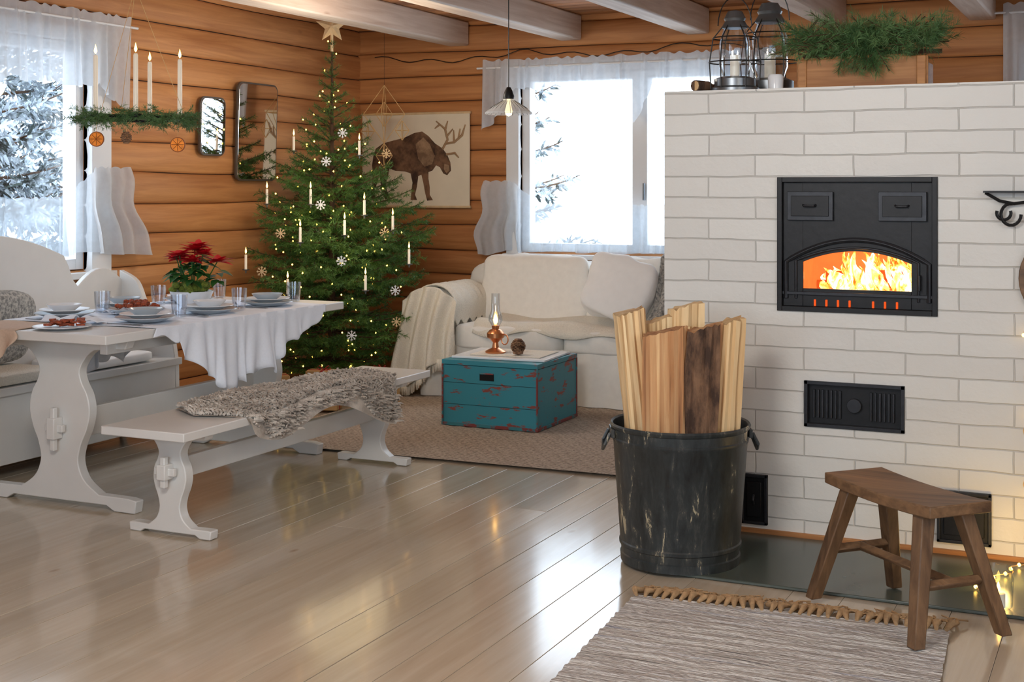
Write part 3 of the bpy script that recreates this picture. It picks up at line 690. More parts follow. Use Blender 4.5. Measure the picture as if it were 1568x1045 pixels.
for xx in (sx0_+.125,sx1_-.125):
    b.pillow((xx,8.25,.36),(.22,.8,.5),M_sofa,.2,.15,nz=.004); b.tube([(xx,7.86,.60),(xx,7.88,.605),(xx,8.6,.605),(xx,8.62,.60)],[.1,.115,.115,.1],M_sofa,24)
b.obj('frame_back_arms',parent=e)
b=B(); b.pillow((-3.04,8.10,.745),(.46,.16,.42),M_pillow,.5,.4,M=RZ(.15)@Matrix.Rotation(-.35,4,'X')@Matrix.Rotation(.28,4,'Y'),nz=.04,nsc=7); b.obj('throw_pillow')
b=B()
def thr(u,v):
    x=-2.83+.32*u
    path=[(8.02,.53),(8.10,.6),(8.17,.75),(8.28,.93),(8.5,.97),(8.72,.94),(8.76,.6)]
    k=v*(len(path)-1); i=min(int(k),len(path)-2); t=k-i; y_=path[i][0]*(1-t)+path[i+1][0]*t; z_=path[i][1]*(1-t)+path[i+1][1]*t
    return (x+.03*math.sin(v*5),y_-.02+.02*math.sin(u*25),z_+.01)
b.sheet(thr,30,30,M_throwg); b.obj('throw_blanket.001',norm=False,ang=90,solid=.01)
b=B()
ac=sx0_+.125
def thr2(u,v):
    Y=7.80+.55*u; th=v
    if th<.2: x=ac+.15; z=.5+.1*th/.2
    elif th<.5:
        a=(th-.2)/.3*math.pi; x=ac+.15*math.cos(a); z=.60+.145*math.sin(a)
    else: k=(th-.5)/.5; x=ac-.15-.05*k; z=.60-(.5 if u<.7 else .42)*k
    w=math.sin(u*34+2.4*math.sin(v*4)+math.sin(u*9)); am=.008+.03*abs(v-.35)
    return (x-(am*w if v>.5 else 0),Y+.03*math.sin(v*7),z+(am*.9*w if v<=.5 else 0))
b.sheet(thr2,90,50,M_cream)
def thr3(u,v):
    x=ac-.20+.40*u; z=.74-.1*(2*u-1)**2 -(.55+.10*math.sin(u*5+.3))*v
    return (x-.10*v*(1-u),7.765-.03*v+(.016+.03*v)*math.sin(u*22+v*2.6+1.5*math.sin(v*3))-.01,z)
b.sheet(thr3,80,40,M_cream)
for i in range(40):
    x=ac-.28+.42*i/39; zz=.18-.09*math.sin(i/39*5+.3); b.tube([(x,7.73,zz),(x+random.uniform(-.01,.01),7.73,zz-.07)],.004,M_cream,5)
b.obj('throw_blanket',norm=False,ang=90,solid=.008)
def seat_throw(u,v):
    x=-3.95+1.35*u; y_=7.80+.5*v; z=.510+.014*math.sin(x*9)+.012*math.sin(v*8)
    if v<.12: z-=(.12-v)/.12*(.06+.03*math.sin(x*11))
    return (x,y_+.01*math.sin(x*30),z)
b=B(); b.sheet(seat_throw,60,20,M_cream); b.obj('seat_blanket',norm=False,ang=90,solid=.008)
# ------------------------------------------------------------ bucket with firewood
bc=V((-1.56,4.80,.0125))
b=B(); b.lathe([(0,.02),(.205,.02),(.212,0),(.22,0),(.222,.03),(.217,.034),(.2205,.06),(.2255,.064),(.2260,.075),(.222,.08),(.248,.44),(.252,.445),(.253,.455),(.249,.46),(.252,.49),(.258,.495),(.261,.505),(.256,.512),(.249,.507),(.246,.49),(.210,.04),(0,.035)],tuple(bc),M_black,64)
for s in (-1,1):
    c=bc+R*s*.262+V((0,0,.455)); b.tube([c+F*-.045+V((0,0,.02)),c+F*-.045+R*s*.02-V((0,0,.02)),c+R*s*.025-V((0,0,.045)),c+F*.045+R*s*.02-V((0,0,.02)),c+F*.045+V((0,0,.02))],.007,M_black,8)
    b.box((0,0,0),(.012,.12,.03),M_black,Matrix.Translation(c-R*s*.008+V((0,0,.02)))@RZ(YAW))
b.obj('metal_firewood_bucket')
b=B()
def fw_log(lat,dep,w,d,ztop,lean,mat,bark=None,rot=0,zb=.04):
    nn=26; c6=[(-.5,-.45),(-.1,-.55),(.48,-.38),(.52,.2),(.15,.5),(-.42,.42)]; cs=[];fc=[]
    for i in range(6):
        a,q=c6[i],c6[(i+1)%6]
        for k in range(5): t=k/5; cs.append((a[0]*(1-t)+q[0]*t,a[1]*(1-t)+q[1]*t)); fc.append(i)
    vs=[];k=len(cs)
    for i in range(nn+1):
        t=i/nn; z=zb+(ztop-zb)*t; kk=(t-.55)
        c=bc+R*(lat*(.78+.22*t)+lean*kk)+F*(dep*(.8+.2*t))
        for j,(a,q) in enumerate(cs):
            a2=a*math.cos(rot)-q*math.sin(rot); q2=a*math.sin(rot)+q*math.cos(rot)
            isb=(bark and fc[j] in (0,1)) or fc[j] in (3,4)
            nz=noise.noise(V((a*7+lat*31,q*7+dep*9,z*1.6)))*.016+noise.noise(V((a*26+lat*9,q*26,z*(9 if isb else 2.2))))*.007
            vs.append(c+R*(a2*w+a2*2*nz)+F*(q2*d+q2*2*nz)+V((0,0,z-bc.z+((.03*a2+.012*noise.noise(V((a*9,q*9,lat*9)))) if i==nn else 0))))
    for j in range(k):
        fs=[(i*k+j,i*k+(j+1)%k,(i+1)*k+(j+1)%k,(i+1)*k+j) for i in range(nn)]
        b.add(vs,fs,M_bark if ((bark and fc[j] in (0,1)) or fc[j] in (3,4)) else mat)
    b.add(vs[-k:],[tuple(range(k))],mat); b.add(vs[:k],[tuple(range(k))],mat)
fw_log(-.170,-.03,.105,.11,.935,-.05,M_splitw,rot=.25)
fw_log(-.078,-.125,.15,.10,.875,.01,M_split2,rot=-.12)
fw_log(-.085,.07,.11,.10,.895,.0,M_splitw,rot=.5)
fw_log(.02,.10,.13,.10,.945,.02,M_splitw,rot=.1)
fw_log(.062,-.095,.13,.095,.885,.03,M_split2,M_bark,rot=.05)
fw_log(.165,-.03,.10,.11,.90,.02,M_splitw,rot=.2)
fw_log(-.01,-.01,.09,.08,.86,.0,M_splitw,rot=.8)
b.obj('firewood_logs',ang=25,norm=True)
# ------------------------------------------------------------ stool
b=B(); sc=V((-.695,4.455,0)); ax=V((.385,-.36,0)).normalized(); ang=math.atan2(ax.y,ax.x)
MS=T(sc.x,sc.y,0)@RZ(ang)
vs=[];n=16
for i in range(n+1):
    x=-.27+.54*i/n; z=.425+.010*(x/.27)**2
    vs+=[(x,-.117,z),(x,.117,z),(x,.117,z-.036),(x,-.117,z-.036)]
fs=[(i*4+j,i*4+(j+1)%4,i*4+4+(j+1)%4,i*4+4+j) for i in range(n) for j in range(4)]+[(0,1,2,3),(n*4,n*4+1,n*4+2,n*4+3)]
b.add(vs,fs,M_stool,MS)
def leg(p,q,w0,w1,mat,M):
    p=V(p);q=V(q); vs=[]
    for c,w in ((p,w0),(q,w1)): vs+=[c+V((a*w,bb*w,0)) for a,bb in((-1,-1),(1,-1),(1,1),(-1,1))]
    b.add(vs,[(0,1,2,3),(4,5,6,7),(0,1,5,4),(1,2,6,5),(2,3,7,6),(3,0,4,7)],mat,M)
for sx in (-1,1):
    for sy in (-1,1):
        leg((sx*.185,sy*.07,.40),(sx*.265,sy*.165,.017),.025,.020,M_stoolz,MS)
def at(sx,sy,z): t=(.40-z)/.39; return V((sx*(.185+.08*t),sy*(.07+.095*t),z))
for sx in (-1,1):
    p,q=at(sx,-1,.185),at(sx,1,.185); b.tube([p,q],.018,M_stool,4,M=MS)
b.tube([at(-1,1,.185).lerp(at(-1,-1,.185),.5),at(1,1,.185).lerp(at(1,-1,.185),.5)],.018,M_stool,4,M=MS)
b.obj('wooden_stool',bevel=.004)
# ------------------------------------------------------------ conifers
def needle_mesh(name,segs,spacing,nl,w,mat,parent=None,fwd=.7):
    A=np.array([s[0] for s in segs],float); Bq=np.array([s[1] for s in segs],float)
    d=Bq-A; ln=np.linalg.norm(d,axis=1); cnt=np.maximum(1,(ln/spacing).astype(int)); idx=np.repeat(np.arange(len(segs)),cnt)
    t=rng.random(len(idx))[:,None]; P=A[idx]+d[idx]*t; ax_=d[idx]/np.maximum(ln[idx],1e-6)[:,None]
    q=rng.normal(size=P.shape); q-= (q*ax_).sum(1)[:,None]*ax_; q/=np.linalg.norm(q,axis=1)[:,None]
    dr=ax_*fwd+q*.75; dr/=np.linalg.norm(dr,axis=1)[:,None]; wv_=np.cross(dr,rng.normal(size=P.shape)); wv_/=np.linalg.norm(wv_,axis=1)[:,None]
    L_=nl*(.7+.6*rng.random(len(idx)))[:,None]; W=w
    n=len(idx); vs=np.empty((n,4,3)); vs[:,0]=P-wv_*W*.5; vs[:,1]=P+wv_*W*.5; vs[:,2]=P+dr*L_*.7+wv_*W*.5; vs[:,3]=P+dr*L_
    me=bpy.data.meshes.new(name); me.vertices.add(n*4); me.vertices.foreach_set('co',vs.reshape(-1)); me.loops.add(n*4); me.loops.foreach_set('vertex_index',np.arange(n*4,dtype=np.int32))
    me.polygons.add(n); me.polygons.foreach_set('loop_start',np.arange(0,n*4,4,dtype=np.int32))
    me.materials.append(mat); me.update(calc_edges=True); me.validate()
    o=bpy.data.objects.new(name,me); scene.collection.objects.link(o)
    if parent: o.parent=parent
    return o
def conifer(c,z0,z1,Rf,tier,nb,twstep,bd,trunkr,mat,xmin=None,ymax=None,droop=.25,rs=1,tw=.35,xmax=None):
    random.seed(rs); segs=[]; tips=[]
    bd.tube([(c[0],c[1],c[2]),(c[0],c[1],(z0+z1)/2),(c[0],c[1],z1)],[trunkr,trunkr*.6,trunkr*.15],mat,10)
    segs.append(((c[0],c[1],z1-(z1-z0)*.12),(c[0],c[1],z1)))
    z=z0; k=0
    while z<z1-.03:
        f=(z-z0)/(z1-z0); nbb=max(4,int(nb*(1-.5*f)))
        for j in range(nbb):
            a=j*2*math.pi/nbb+k*1.1+random.uniform(-.2,.2); L_=Rf(z)*random.uniform(.72,1.15)
            dx,dy=math.cos(a),math.sin(a)
            if xmin is not None and c[0]+dx*L_<xmin: L_=(xmin-c[0])/dx
            if xmax is not None and c[0]+dx*L_>xmax: L_=(xmax-c[0])/dx
            if ymax is not None and c[1]+dy*L_>ymax: L_=(ymax-c[1])/dy
            up=-droop+(droop+.75)*f
            zz=z+random.uniform(-.03,.03)*(z1-z0)/2.2
            pts=[]; m=6
            for i in range(m+1):
                s=L_*i/m; pts.append(V((c[0]+dx*s,c[1]+dy*s,max(c[2]+.1,zz+up*s*(1-.35*i/m)+.10*s*(i/m)**2+.07*L_*(i/m)**2))))
            bd.tube(pts,[trunkr*.22*(1-.8*i/m)*(1-.5*f)+.0012 for i in range(m+1)],mat,5,cap=False)
            for i in range(m):
                if i>=1: segs.append((pts[i],pts[i+1]))
            s=L_*.18; side=1
            while s<L_*.97:
                t=s/L_*m; i=min(int(t),m-1); p=pts[i].lerp(pts[i+1],t-i); tl=(tw*(L_-s)+.10*L_)*random.uniform(.75,1.15)
                an=a+side*random.uniform(.6,.95); q=p+V((math.cos(an)*tl,math.sin(an)*tl,tl*random.uniform(-.35,.12)+up*tl*.4))
                q.z=max(q.z,c[2]+.08)
                if xmin is not None: q.x=max(q.x,xmin)
                if ymax is not None: q.y=min(q.y,ymax)
                segs.append((p,q))
                if tl>.09*(z1-z0)/2.2:
                    for mt in (.35,.65):
                        mid=p.lerp(q,mt)
                        for sd in (-1,1):
                            a3=an+sd*.7; l3=tl*.42*(1.2-mt*.6); r_=mid+V((math.cos(a3)*l3,math.sin(a3)*l3,-.15*l3))
                            if xmin is not None: r_.x=max(r_.x,xmin)
                            segs.append((mid,r_))
                tips.append(q); side=-side; s+=twstep
            tips.append(pts[-1])
        z+=tier*random.uniform(.85,1.15); k+=1
    return segs,tips
TC=(-4.965,7.72,.0)
def Rt(z):
    P=[(.2,.36),(.35,.52),(.55,.60),(.85,.68),(1.05,.61),(1.25,.52),(1.5,.36),(1.75,.22),(2.0,.11),(2.2,.05),(2.4,.03)]
    for i in range(len(P)-1):
        if P[i][0]<=z<=P[i+1][0]:
            k=(z-P[i][0])/(P[i+1][0]-P[i][0]); return P[i][1]*(1-k)+P[i+1][1]*k
    return P[0][1] if z<P[0][0] else .04
e=empty('christmas_tree'); b=B()
segs,tips=conifer(TC,.26,2.38,Rt,.088,11,.038,b,.03,M_trunk,xmin=-5.35,ymax=8.7,rs=3,tw=.36,xmax=-4.33)
b.lathe([(0,0),(.16,0),(.16,.03),(.06,.05),(.05,.12),(0,.12)],(TC[0],TC[1],0.001),M_iron,20)
b.obj('trunk_and_branches',norm=False,parent=e)
needle_mesh('needles',segs,.0032,.026,.0036,M_needle,e)
b=B(); random.seed(5)
tt=[t for t in tips if (t-V(TC)).dot(-F)>-.12]
for p in random.sample(tt,min(190,len(tt))):
    p=V((TC[0],TC[1],p.z)).lerp(p,random.uniform(.7,1.0)); r=.0058
    b.lathe([(0,-r),(r*.8,-r*.5),(r,0),(r*.7,r*.7),(0,r*1.2)],tuple(p),M_fairy,6)
b.obj('fairy_lights',parent=e)
def candle(bd,p,h,r,fl=True):
    bd.lathe([(0,0),(r,0),(r*.96,h*.97),(r*.7,h),(0,h-.002)],tuple(p),M_candle,12)
    bd.tube([V(p)+V((0,0,h-.002)),V(p)+V((0,0,h+.008))],.001,M_wire,4)
    if fl: bd.lathe([(0,h+.004),(r*.45+.001,h+.014),(r*.55+.001,h+.021),(r*.25,h+.038),(0,h+.05)],tuple(p),M_flame,10)
b=B()
cl_=[(-.23,1.63),(.21,1.6),(-.38,1.28),(.27,1.21),(.55,.89),(.157,1.085),(.445,1.107),(-.12,1.04),(.29,.735),(-.197,.714),(-.49,.86),(-.07,1.28)]
for lat,z in cl_:
    rr_=Rt(z); dep=-math.sqrt(max(.0,(rr_*1.0)**2-lat*lat)) if abs(lat)<rr_ else 0
    p=V((TC[0],TC[1],z))+R*lat+F*dep
    candle(b,p,.10,.0085); b.lathe([(0,-.02),(.004,-.018),(.006,-.004),(.022,0),(.024,.006),(0,.003)],tuple(p),M_greyp,12)
b.obj('tree_candles',parent=e)
def star(bd,c,r,mat,n=8,w=.004):
    for k in range(n):
        a=math.pi*2*k/n; q=c+(R*math.cos(a)+V((0,0,1))*math.sin(a))*r; bd.tube([c,q],[w,w*.5],mat,5)
        m_=c.lerp(q,.6)
        for s in(-1,1):
            a2=a+s*.6; bd.tube([m_,m_+(R*math.cos(a2)+V((0,0,1))*math.sin(a2))*r*.32],w*.6,mat,4)
b=B()
for lat,z in [(.01,1.56),(.15,.93),(-.36,.86),(.47,.73),(.47,.52),(.37,1.62),(.0,1.28),(.40,1.10),(-.1,.55),(.2,.45),(-.25,1.1),(.1,1.75)]:
    rr_=Rt(z); dep=-math.sqrt(max(.0,(rr_)**2-lat*lat)) if abs(lat)<rr_ else 0
    star(b,V((TC[0],TC[1],z))+R*lat+F*(dep*1.04-.02),.034,M_starw if z in (1.62,1.10,.86,.52) else M_china)
b.obj('snowflake_ornaments',parent=e)
b=B(); c=V((TC[0],TC[1],2.48)); pts=[]
for k in range(10):
    a=math.pi/2+k*math.pi/5; r=.115 if k%2==0 else .050; pts.append((r*math.cos(a),r*math.sin(a)))
Ms=Matrix.Translation(c)@RZ(YAW)@Matrix.Rotation(math.pi/2,4,'X')
vs=[(x,y_,0) for x,y_ in pts]+[(0,0,.035),(0,0,-.035)]
b.add(vs,[(i,(i+1)%10,10) for i in range(10)]+[(i,(i+1)%10,11) for i in range(10)],M_starw,Ms)
b.tube([c-V((0,0,.03)),c-V((0,0,.17))],.010,M_starw,8)
b.obj('star_topper',parent=e,ang=10)
for k,(x,y_,w,d,h,a) in enumerate([(-4.60,7.06,.2,.12,.24,.3),(-4.36,7.36,.2,.12,.22,-.3),(-4.58,7.58,.16,.14,.18,.5),(-4.92,6.98,.18,.14,.2,.8)]):
    b=B(); MM=T(x,y_,.0)@RZ(a); b.box((0,0,h/2+.017),(w,d,h),M_paper,MM); b.box((0,0,h/2+.017),(.018,d+.004,h+.004),M_ribbon,MM); b.box((0,0,h/2+.017),(w+.004,.018,h+.004),M_ribbon,MM)
    for s in(-1,1): b.tube([(0,0,h+.019),(s*.03,0,h+.045),(s*.045,0,h+.03),(s*.02,0,h+.019)],.004,M_ribbon,6,M=MM)
    b.obj('wrapped_present' if k==0 else 'wrapped_present.%03d'%k,bevel=.004)
b=B()
def octa(c,r,h):
    p=[c+V((r*math.cos(k*math.pi/2+.4),r*math.sin(k*math.pi/2+.4),0)) for k in range(4)]; t,q=c+V((0,0,h)),c-V((0,0,h))
    for k in range(4):
        for (u,w) in ((p[k],p[(k+1)%4]),(p[k],t),(p[k],q)): b.tube([u,w],.0026,M_straw,5)
hc=V((-4.97,8.42,1.92)); octa(hc,.15,.21); octa(hc,.06,.09); octa(hc-V((0,0,.30)),.06,.09); octa(hc+V((.15,0,-.12)),.05,.07); octa(hc+V((-.15,0.02,-.12)),.05,.07)
b.tube([hc+V((0,0,.21)),V((hc.x,hc.y,2.6))],.0012,M_wire,4)
b.obj('straw_himmeli_mobile')
# ------------------------------------------------------------ wall things
def rrect(w,h,r,n=6):
    p=[]
    for cx_,cy_,a0 in ((w/2-r,h/2-r,0),(-w/2+r,h/2-r,math.pi/2),(-w/2+r,-h/2+r,math.pi),(w/2-r,-h/2+r,1.5*math.pi)):
        for k in range(n+1): a=a0+k*math.pi/2/n; p.append((cx_+r*math.cos(a),cy_+r*math.sin(a)))
    return p
def mirror(name,yc_,zc_,w,h,r,tilt):
    b=B(); M_=T(XL+.045,yc_,zc_)@Matrix.Rotation(tilt,4,'Y')@Mx
    b.ext(rrect(w,h,r),.018,M_,M_mirframe); b.ext(rrect(w-.022,h-.022,r*.85),.004,M_@T(0,0,.0105),M_mirror); b.obj(name,bevel=.003)
mirror('framed_mirror',7.50,1.765,.45,.66,.05,.03); mirror('framed_mirror.001',7.02,1.785,.26,.38,.05,.02)
b=B(); px0,px1,pz0,pz1=-5.42,-4.50,1.245,1.945; yy=YB-.045
b.bx(px0,px1,yy,yy+.012,pz0,pz1,M_poster)
b.tube([(px0-.01,yy+.004,pz1),(px1+.01,yy+.004,pz1)],.01,M_starw,8); b.tube([(px0-.01,yy+.004,pz0),(px1+.01,yy+.004,pz0)],.01,M_starw,8)
mp=[(574,240),(578,228),(590,220),(606,216),(624,212),(640,205),(652,203),(662,210),(672,221),(684,229),(691,238),(696,250),(697,262),(691,269),(685,266),(680,257),(674,254),(668,262),(662,264),(662,274),(664,287),(664,298),(669,306),(660,307),(657,296),(654,280),(651,268),(646,270),(644,285),(641,298),(644,306),(634,306),(635,294),(637,280),(634,266),(625,263),(610,262),(600,258),(598,270),(594,280),(596,292),(602,304),(593,305),(588,294),(586,280),(584,268),(581,278),(577,290),(577,300),(581,306),(572,306),(569,296),(572,282),(574,268),(572,254)]
def pm(x,y_): return (px0+(x-556)/169*(px1-px0),pz0+(316-y_)/140*(pz1-pz0))
MP=T(0,yy-.001,0)@Matrix.Rotation(math.pi/2,4,'X')
b.ext([pm(x,y_) for x,y_ in mp],.002,MP,M_moose)
b.ext([pm(x,y_) for x,y_ in [(642,222),(654,212),(664,222),(672,240),(668,252),(656,256),(646,244)]],.002,MP@T(0,0,.0012),M_moosel)
b.ext([pm(x,y_) for x,y_ in [(687,252),(694,254),(695,262),(690,266),(686,260)]],.002,MP@T(0,0,.0012),M_moosel)
for pl in ([(684,230),(692,216),(688,200),(674,188)],[(688,222),(702,220),(714,210),(719,194)],[(702,220),(701,202)],[(690,212),(700,200)],[(709,214),(711,200)],[(688,202),(692,188)],[(680,193),(672,199)],[(690,238),(703,236),(709,243)]):
    b.tube([(pm(x,y_)[0],yy-.001,pm(x,y_)[1]) for x,y_ in pl],[.010]*(len(pl)-1)+[.005],M_antler,6)
b.obj('reindeer_wall_hanging')
# ------------------------------------------------------------ pendant
b=B(); c=(-3.2,6.78,1.80)
b.lopen([(.030,.085),(.034,.075),(.06,.06),(.10,.035),(.13,.012),(.132,.0)],c,M_shade,28); b.lathe([(0,.085),(.03,.085),(.032,.10),(.022,.13),(.012,.15),(0,.155)],c,M_iron,18)
for k in range(24):
    a=k*2*math.pi/24; b.tube([(c[0]+.034*math.cos(a),c[1]+.034*math.sin(a),c[2]+.077),(c[0]+.1*math.cos(a),c[1]+.1*math.sin(a),c[2]+.037),(c[0]+.133*math.cos(a),c[1]+.133*math.sin(a),c[2])],.0012,M_greyp,4)
b.lathe([(0,-.012),(.016,-.004),(.022,.018),(.016,.04),(.010,.07),(.010,.085),(0,.085)],c,emis('pendant_bulb',(255,226,176),2.5),14)
b.tube([(c[0],c[1],c[2]+.15),(c[0],c[1],2.62)],.003,M_wire,6); b.obj('glass_pendant_lamp')
# ------------------------------------------------------------ candle ring
e=empty('advent_candle_ring'); cc=V((-4.31,5.0,1.72))
b=B(); b.tube([cc+V((.235*math.cos(k*math.pi/18),.235*math.sin(k*math.pi/18),0)) for k in range(36)],.008,M_iron,8,True)
cps=[(-.148,-.13),(.19,.08),(.06,-.21),(.01,.215)]
for lat,dep in cps:
    p=cc+R*lat+F*dep; b.lathe([(0,0),(.026,0),(.028,.012),(.012,.006),(.013,.02),(0,.02)],tuple(p),M_iron,16); b.tube([cc,p],.004,M_iron,6)
for k in range(3):
    a=k*2.094+.5; b.tube([cc+V((.235*math.cos(a),.235*math.sin(a),0)),cc+V((0,0,.62)),],.0016,M_straw,4)
b.tube([cc+V((0,0,.62)),V((cc.x,cc.y,ZC+.02))],.003,M_straw,5); b.obj('ring',parent=e)
b=B()
for lat,dep in cps: candle(b,cc+R*lat+F*dep+V((0,0,.012)),.275,.011)
b.obj('candles',parent=e)
sg=[];random.seed(11)
for k in range(300):
    a=random.uniform(0,6.28); p=cc+V((.235*math.cos(a),.235*math.sin(a),random.uniform(-.02,.02))); a2=a+random.choice((-1,1))*random.uniform(.6,1.9); l=random.uniform(.05,.11)
    sg.append((p,p+V((math.cos(a2)*l,math.sin(a2)*l,random.uniform(-.05,.04)))))
needle_mesh('greenery',sg,.0020,.018,.0022,M_needleg,e)
b=B()
for lat,dep,dz,r in ((-.165,-.06,-.10,.036),(.205,-.02,-.125,.036)):
    c=cc+R*lat+F*dep+V((0,0,dz)); MM=Matrix.Translation(c)@RZ(YAW)@Matrix.Rotation(math.pi/2,4,'X')
    b.ext([(r*math.cos(k*.3142),r*math.sin(k*.3142)) for k in range(20)],.006,MM,M_orangeR); b.ext([(r*.88*math.cos(k*.3142),r*.88*math.sin(k*.3142)) for k in range(20)],.008,MM,M_orange)
    for k in range(8):
        a=k*math.pi/4; b.tube([(0,0,.0045),(r*.8*math.cos(a),r*.8*math.sin(a),.0045)],.0012,M_orangeR,4,M=MM)
    b.tube([c+V((0,0,r)),c+V((0,0,-dz))],.001,M_straw,4)
c=cc+F*-.15+V((0,0,-.12))
for k in range(7):
    for j in range(7):
        a=j*.9+k*.4; r=.02*math.sin(math.pi*(k+1)/8); b.pillow((c.x+r*math.cos(a),c.y+r*math.sin(a),c.z+k*.008),(.016,.016,.008),M_cone,1,1,seg=6,rings=4)
b.tube([c+V((0,0,.05)),c+V((0,0,.12))],.001,M_straw,4)
b.obj('hanging_oranges',parent=e)
# ------------------------------------------------------------ things on fireplace top
zt=ZT+.001
def lantern(name,c,s=1.0):
    b=B(); c=V(c)
    b.lathe([(0,0),(.10*s,0),(.10*s,.012),(.085*s,.02),(.085*s,.05*s),(.06*s,.06*s),(0,.06*s)],tuple(c),M_greyp,28)
    b.lopen([(.05*s,.06*s),(.065*s,.10*s),(.065*s,.2*s),(.045*s,.26*s)],tuple(c),M_glassp,24)
    b.lathe([(.05*s,.26*s),(.055*s,.265*s),(.04*s,.29*s),(.045*s,.30*s),(.03*s,.33*s),(0,.335*s)],tuple(c),M_greyp,24)
    for k in range(6):
        a=k*math.pi/3+.2; b.tube([c+V((.098*s*math.cos(a),.098*s*math.sin(a),.01)),c+V((.105*s*math.cos(a),.105*s*math.sin(a),.12*s)),c+V((.09*s*math.cos(a),.09*s*math.sin(a),.22*s)),c+V((.05*s*math.cos(a),.05*s*math.sin(a),.27*s))],.0028,M_wire,5)
    for (r,z) in ((.106,.12),(.09,.22)): b.tube([c+V((r*s*math.cos(k*.3142),r*s*math.sin(k*.3142),z*s)) for k in range(20)],.0028,M_wire,5,True)
    b.tube([c+R*(.07*s*math.cos(k*math.pi/12))+V((0,0,.27*s+.12*s*math.sin(k*math.pi/12))) for k in range(13)],.0025,M_wire,5)
    b.lathe([(0,.06*s),(.02*s,.06*s),(.02*s,.15*s),(0,.15*s)],tuple(c),M_candle,12); return b.obj(name)
lantern('storm_lantern',(-1.525,5.42,zt),1.0); lantern('storm_lantern.001',(-1.455,5.72,zt),1.2)
b=B(); b.lathe([(0,0),(.03,0),(.032,.05),(.026,.06),(0,.06)],(-1.345,5.38,zt),M_china,18); b.obj('ceramic_jar')
b=B()
for k,(x,y_) in enumerate(((-1.68,5.40),(-1.70,5.5),(-1.69,5.6))): b.tube([(x,y_-.03,zt+.025),(x+.03,y_+.05,zt+.025)],.024,M_bark,10)
b.tube([(-1.678,5.368,zt+.025),(-1.677,5.3695,zt+.025)],.020,M_splitw,10)
b.obj('birch_kindling')
b=B(); b.bx(-1.27,-.78,5.5,5.74,zt,zt+.11,M_crate); b.bx(-1.285,-.765,5.485,5.5,zt+.01,zt+.125,M_crate)
for xx in (-1.26,-.79): b.bx(xx-.018,xx+.018,5.475,5.485,zt+.01,zt+.125,M_crate)
b.obj('wooden_crate',bevel=.004)
sg=[];random.seed(21)
e=empty('spruce_garland')
for k in range(300):
    u=random.random(); x=-1.27+.51*u; y_=5.50+random.uniform(-.07,.1); z=zt+.175+random.uniform(-.02,.05)
    a=random.choice((0,math.pi))+random.uniform(-1.0,1.0); l=random.uniform(.06,.14); sg.append((V((x,y_,z)),V((x+math.cos(a)*l,y_+math.sin(a)*l*.8-.02,z+random.uniform(-.06,.09)))))
for k in range(26):
    x=-1.02+random.uniform(-.07,.07); sg.append((V((x,5.45,zt+.16)),V((x+random.uniform(-.06,.06),5.43,zt+.045+random.uniform(0,.06)))))
needle_mesh('sprigs',sg,.0019,.036,.0018,M_needleg,e)
b=B()
for s in sg[::3]: b.tube([s[0],s[1]],.002,M_trunk,4)
b.tube([(-1.27,5.55,zt+.145),(-1.05,5.52,zt+.15),(-.72,5.55,zt+.145)],.01,M_trunk,6)
b.obj('stems',parent=e)
b=B(); pts=[]
for i in range(60):
    t=i/59; pts.append((-5.3+3.6*t,YB-.06,2.38-.05*abs(math.sin(t*9))+.015*math.sin(i)))
b.tube(pts,.0035,M_wire,5); b.obj('light_cable')
# ------------------------------------------------------------ outdoors
b=B(); b.sheet(lambda u,v:(-60+90*u,-30+90*v,-.7+.5*noise.noise(V((u*9,v*9,0)))),80,80,M_snow); b.obj('snow_ground',norm=False)
tr=[(-10.6,9.6,6.5,1.9,1),(-13,12.4,8,2.3,2),(-10.2,7.6,4,1.3,6),(-7.1,15.0,5.0,1.3,3),(-5.0,17.5,2.6,1.3,4),(-15.5,10,8,2.4,8)]
for k,(x,y_,h,r,sd) in enumerate(tr):
    e=empty('snowy_spruce_tree' if k==0 else 'snowy_spruce_tree.%03d'%k); b=B()
    sg,_=conifer((x,y_,-.8),-.3,h-.8,lambda z,h=h,r=r: r*max(.04,1-(z+.3)/(h-.3)),.34,9,.2,b,.12,M_trunk,droop=.35,rs=sd,tw=.4)
    b.obj('trunk',norm=False,parent=e); needle_mesh('foliage',sg,.03,.12,.04,M_snowtree,e)
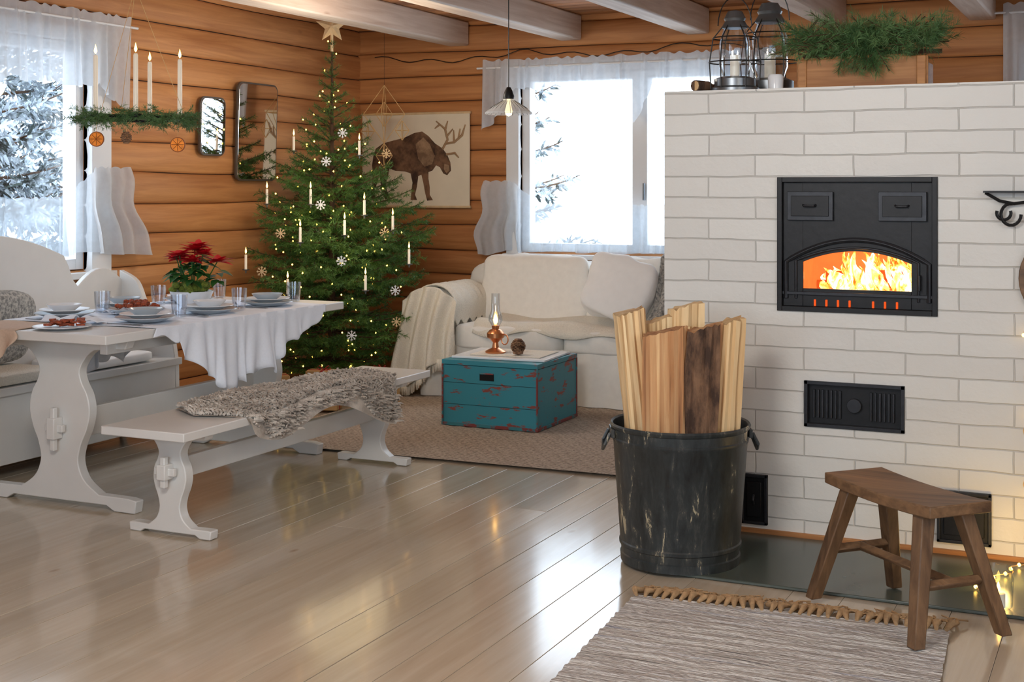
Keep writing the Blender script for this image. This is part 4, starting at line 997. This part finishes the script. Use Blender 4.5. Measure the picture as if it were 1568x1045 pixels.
# ------------------------------------------------------------ light
w=bpy.data.worlds.new('World'); scene.world=w; w.use_nodes=True; bg=w.node_tree.nodes['Background']
bg.inputs['Color'].default_value=(.74,.87,1,1); bg.inputs['Strength'].default_value=5.6
def portal(name,kind,w_,):
    f=wallT(kind); s0,s1,z0,z1=w_; ld=bpy.data.lights.new(name,'AREA'); ld.shape='RECTANGLE'; ld.size=s1-s0; ld.size_y=z1-z0; ld.cycles.is_portal=True
    o=bpy.data.objects.new(name,ld); scene.collection.objects.link(o); o.location=f((s0+s1)/2,-.16,(z0+z1)/2)
    d=V(f(0,1,0))-V(f(0,0,0)); o.rotation_euler=d.to_track_quat('-Z','Y').to_euler()
for n_,k_,w_ in (('portal_1','back',WB),('portal_2','left',WL),('portal_3','back',WB2),('portal_4','right',WR),('portal_5','front',WF)): portal(n_,k_,w_)
def area(name,loc,size,power,col,target):
    ld=bpy.data.lights.new(name,'AREA'); ld.shape='DISK'; ld.size=size; ld.energy=power; ld.color=col
    o=bpy.data.objects.new(name,ld); scene.collection.objects.link(o); o.location=loc; o.rotation_euler=(V(target)-V(loc)).to_track_quat('-Z','Y').to_euler()
area('added_fill_light',(-1.6,1.6,2.4),.9,62,(1,.95,.88),(-3.7,7.2,1.2))  # fill disc added out of view to brighten the room, no fixture
area('added_fill_light.001',(.9,2.2,2.4),.7,18,(1,.88,.72),(-.6,5,.8))  # smaller warm fill, also added out of view, aimed at the fireplace
def pt(name,loc,p,col,r=.05):
    ld=bpy.data.lights.new(name,'POINT'); ld.energy=p; ld.color=col; ld.shadow_soft_size=r
    o=bpy.data.objects.new(name,ld); scene.collection.objects.link(o); o.location=loc
pt('fire_light',(-1.0,5.38,1.1),3,(1,.45,.12),.04); pt('string_glow',(-.45,5.0,.08),2.2,(1,.6,.15),.03)
pt('tree_glow',(-4.6,7.2,1.2),4,(1,.78,.45),.3); pt('far_fill_light',(-4.1,6.6,2.1),24,(1,.9,.76),.15)  # second point is an added fill for the far end, no bulb there
# ------------------------------------------------------------ camera
cam=bpy.data.cameras.new('camera'); co=bpy.data.objects.new('camera',cam); scene.collection.objects.link(co)
co.location=(0,0,1.4); co.rotation_euler=(math.pi/2,0,YAW); cam.sensor_width=36; cam.lens=2060/1568*36; cam.shift_y=-(522.5-285)/1568; cam.clip_end=200
scene.camera=co
